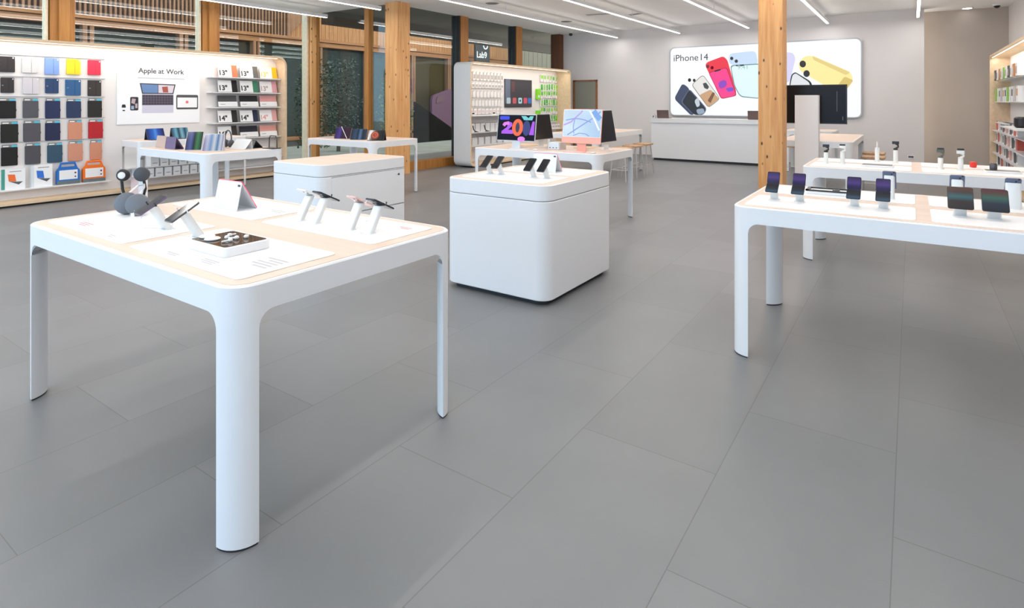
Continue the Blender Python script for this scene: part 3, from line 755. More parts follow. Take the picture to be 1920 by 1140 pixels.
k = thing('headphones', 'dark grey headphones upright on the tablet and headphone table', 'headphones', (4.45, 7.78, CT), NEGX)
b = MB(); earcup(b, (-.07, 0, .06), .055, .04, GRAPH, (1, -.3, 0)); b.build('ear_cup', k)
b = MB(); earcup(b, (.07, 0, .06), .055, .04, GRAPH, (1, .3, 0)); b.build('ear_cup', k)
MB().tube([(-.075, 0, .1)]+[(-.08*math.cos(t), 0, .13+.11*math.sin(t)) for t in [PI*q/10 for q in range(11)]]+[(.075, 0, .1)], .01, GRAPH, 8).build('headband', k)
# tablets on the far table
VIO = gradient('violet_night_wallpaper', [(0, (40, 24, 90)), (.3, (90, 60, 170)), (.45, (40, 20, 60)), (.7, (70, 20, 60)), (1, (30, 14, 36))], 0, emit=0.43)
NAV = gradient('navy_feather_wallpaper', [(0, (20, 30, 44)), (.3, (50, 90, 130)), (.45, (14, 24, 36)), (.6, (90, 140, 190)), (.75, (16, 28, 44)), (1, (40, 70, 100))], 0, emit=0.43)
folio((6.62, 8.05, CT), -1.1, 'tablet with a violet night picture on the far table by the column', .28, .22, 60, TAN, VIO, GRAPH, .16, False, 'tablets on the far table')
MB().tube([(.0, -.012, .21), (.11, -.05, .012)], .0055, WHB, 8).build('stylus', bpy.data.objects[-1] if False else [o for o in bpy.data.objects if o.get('label', '').startswith('tablet with a violet night')][0])
folio((6.60, 7.62, CT), -1.05, 'tablet with a navy feather picture on the far table by the column', .27, .2, 60, TAN, NAV, GRAPH, .16, False, 'tablets on the far table')
k = folio((6.60, 7.20, CT), -1.05, 'tablet with an orange flower picture on the far table by the column', .28, .19, 62, BLACK, SCREENB, BLACK, .14, False, 'tablets on the far table')
M = Matrix.Rotation(math.radians(62), 4, 'X'); ORG = pm('orange_bloom', 214, 84, 34, .4, .44); ORD = pm('red_bloom', 120, 30, 20, .4, .38)
b = MB()
for q, (x, y, r_, mm) in enumerate(((-.02, .09, .07, ORD), (-.02, .1, .055, ORG), (-.02, .1, .03, ORD), (-.015, .1, .014, ORG))): b.prism(disc(x, y, r_, 20), .0077+q*.0002, .0078+q*.0002, mm, M)
b.build('picture', k)
k = thing('power_strip', 'low grey pad lying on the left end of the far tablet table', 'pad', (6.75, 8.5, CT), 0)
MB().rbox(-.14, .14, -.16, .16, 0, .012, .02, pm('pad_grey', 176, 170, 170)).build('pad', k)

# ================================================================== ALL IN ONE COMPUTERS
def monitor(loc, rz, label, w, h, chin, body, screen, z0=.10, tilt=8, foot=True):
    k = thing('desktop_computer', label, 'computer', loc, rz, 'all in one computers')
    M = T(0, 0, z0) @ Matrix.Rotation(math.radians(90-tilt), 4, 'X')
    MB().prism(rr(-w/2, w/2, 0, h, .014, 5), -.012, .0, body, M, bev=.002).build('casing', k)
    MB().prism(rr(-w/2+.006, w/2-.006, chin+.006, h-.006, .008, 4), 0, .0015, WHB if chin else BLACK, M).build('bezel', k)
    so = MB().prism(rr(-w/2+.014, w/2-.014, chin+.014, h-.014, .004, 3), .0015, .0022, screen, M).build('screen', k)
    if foot:
        MB().prism(rr(-.065, .065, -.01, .0, .004), .0, z0+.08, body, T(0, .03, 0)).build('neck', k)
        MB().rbox(-.07, .07, -.06, .1, 0, .005, .01, body).build('foot', k)
    return k, M
SILV = mat('silver_casing', (.66, .67, .68), .35, .5)
PINKC = pm('salmon_casing', 238, 170, 152, .45)
k, M = monitor((6.62, 4.47, CT), NEGX, 'silver desktop computer with colourful letters on a dark screen', .63, .365, 0, SILV, mat('night_screen', (.004, .004, .012), .35, 0, .1))
em = .56
BLUEP = pm('scr_blue', 40, 50, 220, .3, em); VIOP = pm('scr_violet', 170, 70, 230, .3, em); PNK = pm('scr_pink', 226, 120, 226, .3, em); ORP = pm('scr_orange', 240, 92, 24, .3, em)
TEA = pm('scr_teal', 110, 205, 205, .3, em); SKY_ = pm('scr_sky', 110, 170, 230, .3, em); NVY = pm('scr_navy', 10, 10, 50, .3, em)
sc = [o for o in k.children if o.name.startswith('screen')][0]
def art(name, pts, mm, lift=.0026, h=.0003):
    return MB().prism(pts, lift, lift+h, mm, M).build(name, k)
def sq(u, v): return (-.30+u*.60, .012+v*.345)      # picture fractions to screen
art('picture', rpoly([sq(.03, .80), sq(.30, .80), sq(.30, .95), sq(.03, .95)], .02), BLUEP)
art('picture', [sq(.62, .96), sq(.70, .80), sq(.92, .80), sq(.95, .96), sq(.86, .96), sq(.82, .88), sq(.74, .96)], TEA)
art('picture', [sq(.93, .75), sq(.99, .75), sq(.99, .22), sq(.86, .22)], VIOP)
two = [(-.01, .6), (.04, .7), (.16, .74), (.26, .68), (.27, .56), (.16, .40), (.30, .40), (.30, .24), (-.02, .24), (-.02, .34), (.12, .5), (.14, .58), (.10, .6), (.06, .56)]
art('picture', [sq(.12+x, y) for x, y in two], VIOP)
art('picture', [sq(.12+x, y) for x, y in [(-.01, .6), (.04, .7), (.16, .74), (.2, .6), (.10, .6), (.06, .52)]], PNK, .003)
art('picture', [(a, c) for a, c in [sq(.54+.15*math.cos(t), .50+.34*math.sin(t)) for t in [2*PI*q/28 for q in range(28)]]], ORP, .003)
art('picture', [sq(.54+.055*math.cos(t), .50+.2*math.sin(t)) for t in [2*PI*q/20 for q in range(20)]], NVY, .0034)
art('picture', [sq(.78+.1*math.cos(t), .48+.3*math.sin(t)) for t in [2*PI*q/20 for q in range(20)]], pm('scr_deepblue', 20, 26, 110, .3, em), .003)
art('picture', [sq(.66+.1*math.cos(t), .05+.1*math.sin(t)) for t in [2*PI*q/20 for q in range(20)]], PNK, .003)
monitor((7.06, 4.30, CT), NEGY, 'dark screened computer standing sideways behind the silver desktop computer', .60, .365, 0, SILV, SCREENB, tilt=10)
PALE = gradient('pale_blue_wallpaper', [(0, (206, 228, 244)), (.5, (196, 222, 244)), (1, (176, 206, 240))], 0, emit=0.66)
k, M = monitor((6.68, 3.50, CT), NEGX, 'salmon coloured desktop computer with curved lines on a pale screen', .56, .445, .075, PINKC, PALE)
MB().prism(rr(-.28, .28, .001, .075, .008, 3), .0005, .0016, PINKC, M).build('chin', k)
def ribbon(pts, w, mm, lift):
    P = [Vector(p) for p in pts]; A = []; B = []
    for q, p in enumerate(P):
        t = (P[min(q+1, len(P)-1)]-P[max(q-1, 0)]).normalized(); nrm = Vector((-t.y, t.x))*w/2
        A.append(p+nrm); B.append(p-nrm)
    b = MB(); i = b._mi(mm)
    for q in range(len(P)-1):
        b.poly([(A[q].x, A[q].y, lift), (A[q+1].x, A[q+1].y, lift), (B[q+1].x, B[q+1].y, lift), (B[q].x, B[q].y, lift)], mm, M)
    return b.build('picture', k)
def s2(u, v): return (-.262+u*.524, .092+v*.335)
PER = pm('scr_periwinkle', 140, 160, 226, .3, .53); LIL = pm('scr_lilac', 190, 160, 228, .3, .53); WHT = pm('scr_white', 246, 250, 255, .3, .56); BL2 = pm('scr_cornflower', 120, 170, 232, .3, .53)
ribbon([s2(.0, .42), s2(.2, .55), s2(.45, .9), s2(.5, .99)], .02, LIL, .003)
ribbon([s2(.05, .62)]+[s2(.08+q*.1, .62+.06*math.sin(q*.6)) for q in range(6)]+[s2(.75, .55)], .014, PER, .0034)
ribbon([s2(.12, .04), s2(.5, .42), s2(.75, .66), s2(.99, .95)], .016, PER, .0038)
ribbon([s2(.3, .1), s2(.27, .35), s2(.3, .66)], .012, PER, .0042)
ribbon([s2(.7, .99), s2(.85, .62), s2(.98, .25)], .022, WHT, .0046)
ribbon([s2(.8, .99), s2(.9, .8), s2(.99, .66)], .07, BL2, .0028)
ribbon([s2(.28, .02), s2(.45, .12), s2(.62, .1), s2(.72, .02)], .012, PER, .005)
monitor((7.09, 3.31, CT), NEGY, 'dark screened computer standing sideways behind the salmon desktop computer', .56, .43, .0, mat('silver_casing2', (.72, .72, .73), .35, .3), mat('navy_black_glass', (.004, .006, .016), .3, 0, .15), tilt=10)
k = thing('mini_computer', 'silver box computer between the two desktop computers', 'computer', (6.82, 3.93, CT))
MB().rbox(-.098, .098, -.098, .098, 0, .095, .03, SILV, n=6, bev=.004).build('case', k)
b = MB()
for y in (-.05, 0, .05): b.box(-.1, -.0975, y-.01, y+.01, .02, .03, BLACK)
b.build('ports', k)
for q, (y, mm, lab) in enumerate(((4.33, pm('kb_white', 226, 222, 222), 'white keyboard lying before the silver desktop computer'), (3.50, pm('kb_pink', 236, 176, 170), 'pink keyboard lying before the salmon desktop computer'))):
    kk = thing('keyboard', lab, 'keyboard', (6.52, y, CT), NEGX)
    MB().rbox(-.14, .14, -.055, .055, 0, .008, .01, mm).build('base', kk)
    b = MB()
    for r_ in range(5):
        for c_ in range(13): b.box(-.133+c_*.0206, -.116+c_*.0206, -.048+r_*.0195, -.032+r_*.0195, .008, .0095, WHB)
    b.build('keys', kk)
for q, (y, lab) in enumerate(((4.08, 'white computer mouse before the silver desktop computer'), (3.24, 'white computer mouse before the salmon desktop computer'))):
    kk = thing('computer_mouse', lab, 'mouse', (6.52, y, CT), NEGX)
    MB().lathe([(.0, 0), (.028, .001), (.03, .007), (.022, .015), (.0, .018)], WHB, 20, Matrix.Diagonal((1, 1.7, 1, 1))).build('shell', kk)
for (x, y, lab) in ((7.25, 4.62, 'tan leather pad at the far left of the computer table'), (7.29, 3.72, 'tan leather pad behind the silver box computer')):
    kk = thing('desk_pad', lab, 'pad', (x, y, CT)); MB().rbox(-.18, .18, -.12, .12, 0, .004, .02, pm('tan_pad', 214, 178, 140, .6)).build('pad', kk)

# ================================================================== CAMERA STABILISERS
def gimbal(loc, rz, label, h=.17, headm=BLACK, bodym=WHB, arm=True):
    k = thing('camera_stabiliser', label, 'camera stabiliser', loc, rz, 'camera stabilisers')
    MB().lathe([(.03, 0), (.03, .006), (.02, .008), (.021, h*.62), (.017, h*.68)], bodym, 16).build('handle', k)
    MB().lathe([(.012, h*.66), (.02, h*.68), (.02, h*.76), (.014, h*.78)], headm, 14).build('motor', k)
    if arm:
        MB().tube([(.0, 0, h*.76), (.022, 0, h*.84), (.02, 0, h*.94), (0, 0, h)], .009, headm, 8).build('arm', k)
        MB().rbox(-.03, .03, -.012, .012, h*.98, h+.025, .008, headm).build('clamp', k)
    return k
gimbal((6.775, .725, ZM), NEGX, 'white handled camera stabiliser with black head, leftmost on its table', .17)
gimbal((6.81, .58, ZM), NEGX, 'white camera stabiliser with black cap, second from the left on its table', .165, WHB)
gimbal((7.29, .30, ZM), NEGX, 'slim all white stick standing at the back of the stabiliser table', .19, WHB, WHB, False)
MB().tube([(0, 0, .12), (0, 0, .21)], .006, WHB, 8).build('tip', [o for o in bpy.data.objects if o.get('label', '').startswith('slim all white stick')][0])
gimbal((7.2, .135, ZM), NEGX, 'white handled camera stabiliser with spread black head, beside the slim stick', .20)
gimbal((6.80, -.225, ZM), NEGX, 'stout white and grey camera stabiliser with black top, third of the front ones', .16, pm('olive_grey', 92, 96, 84))
gimbal((6.80, -.375, ZM), NEGX, 'white camera stabiliser with black cap near the red object', .155, WHB)
for q, lab in ((1, 'second from the left'), (5, 'near the red object')):
    pass
for (y, lab) in ((.58, 'white camera stabiliser with black cap, second'), (-.375, 'white camera stabiliser with black cap near'), (-.225, 'stout white and grey')):
    o = [o for o in bpy.data.objects if o.get('label', '').startswith(lab)][0]
    MB().rbox(-.026, .026, -.014, .014, .186, .2, .006, BLACK).build('cap', o)
k = tray((6.72, .275, ZM), 0, .17, .27, .018, 'grey tray on the stabiliser table, left of the timber band', pm('tray_grey', 120, 112, 106, .3))
k = tray((6.775, -.67, ZM), 0, .15, .26, .018, 'grey tray on the stabiliser table, at the right edge of the photo', pm('tray_grey', 120, 112, 106, .3))
k = thing('lens_case', 'small dark lens standing on the right hand grey tray', 'lens', (6.8, -.61, ZM+.0196)); MB().lathe([(.025, 0), (.028, .01), (.028, .05), (.02, .06)], GRAPH, 14).build('barrel', k)
k = thing('small_speaker', 'small red object on the back mat of the stabiliser table', 'gadget', (7.15, -.49, ZM), .4)
MB().rbox(-.03, .03, -.02, .02, .0, .055, .014, pm('vivid_red', 226, 52, 44, .4), n=4, bev=.006).build('shell', k); MB().box(-.02, .02, -.022, -.02, .015, .04, pm('coral', 240, 120, 104)).build('grille', k)

# ================================================================== TALL SCREEN ON A PILLAR
k = thing('video_screen', 'black television hung behind the tall white pillar at right', 'television', (10.62, 1.40, 1.2), NEGX)
MB().box(-.56, .56, -.03, .03, 0, .63, mat('tv_casing', (.012, .012, .012), .4)).build('casing', k)
MB().box(-.545, .545, -.033, -.03, .015, .615, mat('tv_glass', (.014, .012, .012), .25, 0, .15)).build('screen', k)
b = MB(); b.box(.42, .425, -.0345, -.033, .2, .52, pm('tv_mark', 120, 122, 126)).box(.5, .508, -.0345, -.033, .06, .12, pm('tv_mark', 120, 122, 126)); b.build('grey_mark', k)  # two thin grey strips on the glass
k = thing('screen_pillar', 'tall plain white pillar in front of the black television', 'pillar', (10.45, 1.385, 0), NEGX)
MB().rbox(-.17, .17, -.09, .09, .01, 1.66, .006, mat('warm_white_pillar', (.86, .84, .83), .5), n=2).build('shaft', k); MB().box(-.16, .16, -.08, .08, 0, .01, DARK).build('foot', k)
MB().box(-.1, .1, .09, .17, 1.36, 1.56, GRAPH).build('bracket', k)

# ================================================================== COUNTER
k = thing('service_counter', 'long white service counter under the lit phone sign', 'counter', (15.3, 4.2, 0))
MB().box(-.28, .28, -1.6, 1.55, .06, 1.0, WHITE).build('body', k)
MB().rbox(-.31, .31, -1.63, 1.58, 1.0, 1.11, .01, WHITE, n=2).build('worktop', k)
MB().box(-.22, .25, -1.55, 1.5, 0, .06, BLACK).build('kick', k)
for (y, lab) in ((5.5, 'at the left end of the counter'), (3.18, 'on the counter beside the timber column')):
    k = thing('laptop', 'open dark laptop seen from behind '+lab, 'laptop', (15.25, y, 1.11), POSX, 'counter laptops')
    LB = pm('brown_grey_lid', 108, 88, 84, .4, metal=.3)
    MB().rbox(-.16, .16, -.2, .02, 0, .014, .01, LB).build('base', k)
    MB().prism(rr(-.16, .16, 0, .21, .01), -.004, .004, LB, T(0, .025, .012) @ Matrix.Rotation(math.radians(80), 4, 'X')).build('lid', k)
k = thing('payment_terminal', 'small rounded grey device at the left end of the counter', 'device', (15.12, 5.7, 1.11))
MB().lathe([(.04, 0), (.05, .03), (.04, .08), (.0, .1)], SILVER, 14).build('shell', k); MB().lathe([(.0, 0), (.018, .002), (.018, .006)], BLACK, 12, T(-.042, .01, .05) @ Matrix.Rotation(-PI/2, 4, 'Y')).build('lens', k)

# ================================================================== LIT SIGN
LBW = mat('lightbox_white', (.93, .965, 1.0), .5, 0, .3, .6)
sign = thing('lightbox_sign', 'large white lit sign picturing coloured phones on the back wall', 'sign', (16.398, 5.706, 1.15), NEGX)
MB().prism(rr(0, 4.73, 0, 1.95, .14, 8), 0, .06, pm('sign_frame', 176, 178, 182, .4, metal=.3), UP).build('frame', sign)
MB().prism(rr(.03, 4.70, .03, 1.92, .12, 8), .06, .064, LBW, UP).build('face', sign)
def bb(cx, cy):
    t = (cx-108)/1532; u = t*4.73; yt = 165-t*80; yb = 712+t*16
    return (u, max(.035, (yb-cy)/(yb-yt)*1.95))
LE = .6
def spic(name, pts, mm, lvl, r=.1):
    P = rpoly([bb(*p) for p in pts], r, 5)
    return MB().prism(P, .0645+lvl*.0008, .065+lvl*.0008, mm, UP).build(name, sign)
def sp(n, r, g, b): return pm('sign_'+n, r, g, b, .5, LE)
K_ = sp('black', 22, 24, 30); NV = sp('navy', 62, 72, 100)
spic('phone_picture', [(150, 575), (228, 450), (290, 490), (330, 706), (300, 706)], NV, 0)
spic('phone_picture', [(292, 492), (450, 655), (420, 708), (330, 708), (212, 602)], sp('steel', 96, 108, 132), 1)
spic('phone_picture', [(290, 502), (440, 655), (412, 706), (336, 706), (222, 602)], sp('nightscreen', 36, 42, 52), 2, .08)
spic('phone_picture', [(335, 590), (375, 560), (388, 630), (360, 645)], sp('mist', 196, 206, 216), 3)
spic('phone_picture', [(350, 660), (420, 650), (430, 690), (370, 706)], sp('mist2', 150, 166, 184), 3)
spic('phone_picture', [(414, 378), (566, 575), (462, 650), (308, 462)], sp('bronze', 116, 108, 100), 1)
spic('phone_picture', [(414, 385), (560, 574), (462, 642), (316, 462)], sp('pale', 228, 226, 222), 2, .08)
spic('phone_picture', [(382, 545), (480, 500), (556, 575), (462, 640)], sp('sand', 200, 160, 122), 3, .05)
spic('phone_picture', [(412, 452), (440, 444), (468, 478), (455, 500), (425, 488)], sp('star', 66, 70, 74), 3, .02)
spic('phone_picture', [(500, 520), (520, 530), (480, 610), (455, 590)], sp('umber', 120, 84, 62), 4, .02)
for (x, y, r_) in ((293, 425, 15), (335, 427, 13)): spic('phone_picture', [(x+r_*math.cos(a), y+r_*math.sin(a)) for a in [PI*q/6 for q in range(12)]], K_, 1, .01)
spic('phone_picture', [(424, 290), (590, 232), (625, 262), (708, 545), (575, 576)], sp('red', 232, 50, 70), 0, .14)
spic('phone_picture', [(460, 362), (622, 318), (706, 550), (572, 578)], sp('redrim', 190, 36, 60), 1, .08)
spic('phone_picture', [(468, 368), (616, 326), (698, 546), (576, 570)], sp('magenta', 242, 64, 140), 2, .07)
spic('phone_picture', [(545, 440), (612, 418), (625, 470), (560, 500)], sp('violet', 140, 70, 190), 3, .1)
spic('phone_picture', [(610, 490), (672, 480), (680, 510), (630, 520)], sp('violet2', 120, 80, 200), 3, .05)
spic('phone_picture', [(512, 348), (566, 334), (570, 345), (516, 360)], K_, 3, .02)
for (x, y) in ((455, 315), (494, 325)): spic('phone_picture', [(x+14*math.cos(a), y+14*math.sin(a)) for a in [PI*q/6 for q in range(12)]], sp('wine', 96, 22, 38), 1 if x < 460 else 0, .01)
spic('phone_picture', [(636, 212), (860, 188), (880, 300), (640, 300)], sp('skyblue', 196, 218, 240), 0, .12)
spic('phone_picture', [(648, 304), (900, 290), (900, 575), (732, 560), (680, 470)], sp('teal_rim', 104, 140, 150), 1, .1)
spic('phone_picture', [(656, 312), (895, 298), (895, 568), (736, 552), (688, 468)], sp('mint', 220, 242, 244), 2, .09)
spic('phone_picture', [(692, 303), (768, 298), (770, 310), (700, 313)], K_, 3, .02)
for (x, y) in ((662, 250), (700, 272)): spic('phone_picture', [(x+14*math.cos(a), y+14*math.sin(a)) for a in [PI*q/6 for q in range(12)]], K_, 1, .01)
spic('phone_picture', [(960, 190), (1150, 205), (1168, 250), (1125, 445), (960, 445)], sp('lavender', 214, 210, 244), 0, .12)
spic('phone_picture', [(960, 320), (1070, 328), (1086, 350), (1076, 500), (960, 500)], sp('indigo', 62, 56, 130), 1, .08)
spic('phone_picture', [(960, 328), (1062, 336), (1076, 356), (1066, 500), (960, 500)], sp('iris', 110, 100, 226), 2, .08)
spic('phone_picture', [(1188, 290), (1228, 236), (1290, 226), (1565, 362), (1580, 430), (1500, 545), (1430, 500), (1200, 350)], sp('yellow', 248, 232, 158), 0, .14)
spic('phone_picture', [(1290, 230), (1560, 362), (1530, 385), (1300, 262)], sp('gold', 226, 204, 130), 1, .04)
spic('phone_picture', [(1520, 395), (1582, 425), (1500, 545), (1450, 500)], sp('gold2', 214, 190, 110), 1, .05)
spic('phone_picture', [(1122, 452), (1138, 378), (1165, 358), (1290, 440), (1290, 520), (1122, 520)], K_, 1, .1)
spic('phone_picture', [(1130, 454), (1146, 384), (1168, 368), (1275, 445), (1275, 520), (1130, 520)], sp('cloud', 222, 226, 230), 2, .09)
for (x, y) in ((1222, 295), (1250, 372)): spic('phone_picture', [(x+24*math.cos(a), y+28*math.sin(a)) for a in [PI*q/6 for q in range(12)]], K_, 2, .02)
text('iPhone 14', .26, sp('ink', 30, 31, 35), sign, .12, 1.55, .0655)
text('9:41', .17, sp('ink2', 150, 190, 192), sign, 1.86, 1.27, .0675)

# ================================================================== DISPLAY WALLS
def shell(name, label, x0, x1, z0, z1, yf, depth, rz, back_m, t=.045, r=.2, group='wall display units', cat='display wall', outer=WHITE, origin=None):
    k = thing(name, label, cat, origin, rz, group)
    out = rr(x0, x1, z0, z1, r, 8); inn = rr(x0+t, x1-t, z0+t, z1-t, r-t, 8)
    b = MB(); bm = b.bm; io, ii = b._mi(outer), b._mi(BIRCHF)
    V = [[bm.verts.new((p[0], y, p[1])) for p in L] for L, y in ((out, 0), (inn, 0), (inn, depth), (out, depth))]
    n = len(out)
    for a, c, mi in ((0, 1, ii), (1, 2, ii), (2, 3, io), (3, 0, io)):
        for q in range(n):
            f = bm.faces.new((V[a][q], V[a][(q+1) % n], V[c][(q+1) % n], V[c][q])); f.material_index = mi; f.smooth = False
    b.build('frame', k)
    MB().prism(rr(x0+t*.5, x1-t*.5, z0+t*.5, z1-t*.5, r-t*.5, 8), -depth+.0, -depth+.02, back_m, UP).build('back_panel', k)
    MB().box(x0+.3, x1-.3, .05, depth, -z0 if False else 0, z0, DARK).build('plinth', k)
    MB().box(x0+r, x1-r, .03, .05, z1-t-.006, z1-t, mat('warm_led', (1, .93, .84), .5, 0, .5, 1.6)).build('led_strip', k)
    ld = bpy.data.lights.new('led_lamp', 'AREA'); ld.shape = 'RECTANGLE'; ld.size = x1-x0-2*r; ld.size_y = .03
    ld.energy = 2.0*(x1-x0); ld.color = (1, .92, .82)
    lo = bpy.data.objects.new('led_lamp', ld); COL.objects.link(lo); lo.parent = k; lo.location = ((x0+x1)/2, .06, z1-t-.012); lo.rotation_euler = (math.radians(25), 0, 0)
    return k
D1Y = 10.9; D1D = .34; BK1 = D1D-.02       # items hang in front of local y = BK1
BACK = noisy('warm_white_back', srgb(232, 228, 226), srgb(228, 224, 222), .6, 1)
wall1 = shell('display_wall', 'long white framed display wall of tablet and laptop cases at left', 1.2, 7.52, .03, 2.5, 0, D1D, 0, BACK, origin=(0, D1Y, 0))
for z in (2.262, 1.935, 1.632, 1.29, .94): MB().box(2.78, 4.26, BK1-.02, BK1, z, z+.012, SILVER).build('hanging_rail', wall1)
YC = D1Y+BK1      # world y of the back panel face
rows = [
 [(2.84, 3.06, 2.00, 2.235, (46, 42, 44), 'black'), (3.144, 3.341, 2.0, 2.228, (206, 206, 206), 'pale grey'), (3.429, 3.616, 1.985, 2.244, (126, 158, 216), 'light blue'), (3.715, 3.905, 1.996, 2.244, (238, 206, 34), 'yellow'), (4.009, 4.193, 2.0, 2.244, (236, 48, 78), 'red')],
 [(2.892, 3.05, 1.69, 1.918, (48, 44, 46), 'black'), (3.157, 3.355, 1.677, 1.925, (206, 202, 208), 'pale grey'), (3.436, 3.609, 1.689, 1.92, (36, 64, 104), 'navy'), (3.70, 3.91, 1.657, 1.911, (44, 92, 140), 'mid blue'), (4.009, 4.201, 1.651, 1.912, (52, 48, 46), 'black')],
 [(2.86, 3.073, 1.304, 1.609, (16, 16, 16), 'black'), (3.157, 3.348, 1.306, 1.61, (80, 82, 88), 'grey'), (3.436, 3.63, 1.291, 1.612, (30, 42, 82), 'navy'), (3.715, 3.912, 1.293, 1.604, (36, 52, 86), 'navy'), (4.009, 4.209, 1.295, 1.614, (30, 30, 28), 'black')],
 [(2.892, 3.099, .94, 1.261, (22, 22, 20), 'black'), (3.163, 3.375, .941, 1.269, (80, 78, 84), 'grey'), (3.436, 3.63, .943, 1.262, (26, 34, 70), 'navy'), (3.737, 3.927, .944, 1.262, (206, 140, 112), 'salmon'), (4.017, 4.224, .946, 1.264, (178, 24, 36), 'deep red')],
 [(2.898, 3.093, .594, .912, (14, 14, 14), 'black'), (3.183, 3.375, .593, .919, (74, 72, 78), 'grey'), (3.463, 3.658, .594, .911, (46, 78, 98), 'slate blue'), (3.737, 3.935, .596, .92, (206, 142, 116), 'salmon'), (4.04, 4.209, .591, .921, (206, 138, 110), 'salmon')]]
rname = ['top row', 'second row', 'third row', 'fourth row', 'fifth row']
cname = ['far left column', 'second column', 'third column', 'fourth column', 'right column']
CYAN = pm('card_cyan', 86, 186, 214, .5); CGREY = pm('card_grey', 128, 128, 124, .5); CWH = mat('card_white', (.85, .85, .85), .5)
for ri, row in enumerate(rows):
    for ci, (x0, x1, z0, z1, c, cn) in enumerate(row):
        w, h = x1-x0, z1-z0
        k = thing('tablet_case', '%s tablet case hanging in the %s of the case wall, %s' % (cn, rname[ri], cname[ci]), 'case', ((x0+x1)/2, YC-.022, z0), 0, 'tablet cases on the case wall')
        cm = pm('case_%d_%d_%d' % c, *c, .7)
        if ri < 2:
            MB().prism(rpoly([(-w/2, 0), (w/2, 0), (w/2, h), (-w/2, h)], .012), -.014, .008, cm, UP, bev=.002).build('cover', k)
            b = MB(); b.box(w*.08, w*.1, -.0095, -.007, .004, h-.004, pm('seam_%d_%d_%d' % c, *[int(v*.7) for v in c], .7)); b.build('fold_line', k)
            MB().box(w*.36, w*.44, -.0095, -.008, h*.87, h*.95, CWH).build('sticker', k)
            if c[0] < 60: MB().box(-w*.42, -w*.3, -.0095, -.008, h*.45, h*.52, CGREY).build('logo', k)
        else:
            MB().prism(rpoly([(-w/2, 0), (w/2, 0), (w/2, h*.87), (-w/2, h*.87)], .014), -.014, .01, cm, UP, bev=.003).build('cover', k)
            cd = MB().box(-w*.47, w*.47, -.006, .0, h*.86, h, CGREY).build('header_card', k)
            MB().box(w*.12, w*.47, -.0075, -.006, h*.87, h*.96, CYAN).build('blue_band', cd)
            MB().box(-w*.4, -w*.05, -.0075, -.006, h*.89, h*.94, CWH).build('print', cd)
            MB().box(w*.48, w*.53, -.003, .003, h*.36, h*.46, cm).build('loop', k)
        MB().box(-.01, .01, -.0, .022, h-.012, h+.004, SILVER).build('hook', k)
# keyboard boxes and carry cases at the bottom of the case wall
MB().box(2.7, 4.3, BK1-.16, BK1, .222, .238, WHITE).build('shelf', wall1)
for q, (x0, x1, z1, lab, cs, cc) in enumerate(((2.892, 3.17, .545, 'white keyboard box picturing an orange screened tablet at the bottom of the case wall', (70, 152, 138), (236, 110, 50)), (3.242, 3.511, .578, 'white keyboard box picturing a blue screened tablet at the bottom of the case wall', (214, 222, 226), (52, 112, 206)))):
    w, h = x1-x0, z1-.238
    k = thing('keyboard_box', lab, 'box', ((x0+x1)/2, YC-.05, .238), 0)
    MB().box(-w/2, w/2, -.03, .045, 0, h, CWH).build('carton', k)
    MB().box(-w/2-.001, -w/2+.035, -.031, .0, .004, h, pm('box_side_%d' % q, *cs)).build('side_stripe', k)
    b = MB(); flat(b, [(-.06, h*.42), (.03, h*.38), (.015, h*.72), (-.07, h*.75)], pm('box_scr_%d' % q, *cc), .0315)
    b.build('tablet_picture', k)
    b = MB(); flat(b, [(-.06, h*.41), (.03, h*.37), (.11, h*.36), (.06, h*.22)], pm('box_kb', 86, 88, 92), .0315); b.build('keyboard_picture', k)
    b = MB(); b.box(-.05, .09, -.0315, -.03, h*.86, h*.89, CGREY); b.build('print', k)
for x0, x1, z1, c, lab in ((3.567, 3.875, .59, (30, 108, 190), 'blue rugged carry case with handle in its box'), (3.92, 4.24, .588, (246, 116, 22), 'orange rugged carry case with handle in its box')):
    w, h = x1-x0, z1-.238; cm = pm('rugged_%d' % c[0], *c, .6)
    k = thing('carry_case', lab+' at the bottom of the case wall', 'case', ((x0+x1)/2, YC-.05, .238), 0)
    MB().prism(rpoly([(-w*.5, .0), (w*.5, 0), (w*.5, h*.62), (w*.36, h*.78), (-w*.36, h*.78), (-w*.5, h*.62)], .015), -.02, .035, cm, UP).build('shell', k)
    MB().tube([(-w*.36, -.012, h*.74), (-w*.3, -.012, h*.95), (w*.3, -.012, h*.95), (w*.36, -.012, h*.74)], .018, cm, 8).build('handle', k)
    lb = MB().box(-w*.4, w*.4, -.038, -.035, h*.22, h*.64, CWH).build('label_card', k)
    MB().prism(disc(w*.3, h*.5, .014, 12), .038, .0395, pm('dotdark', 92, 40, 70), UP).prism(disc(w*.3, h*.33, .012, 12), .038, .0395, pm('dotdark', 92, 40, 70), UP).build('print', lb)
    MB().box(-w*.5, w*.5, -.04, -.03, 0, h*.16, pm('band_grey', 100, 110, 112)).build('card_band', k)
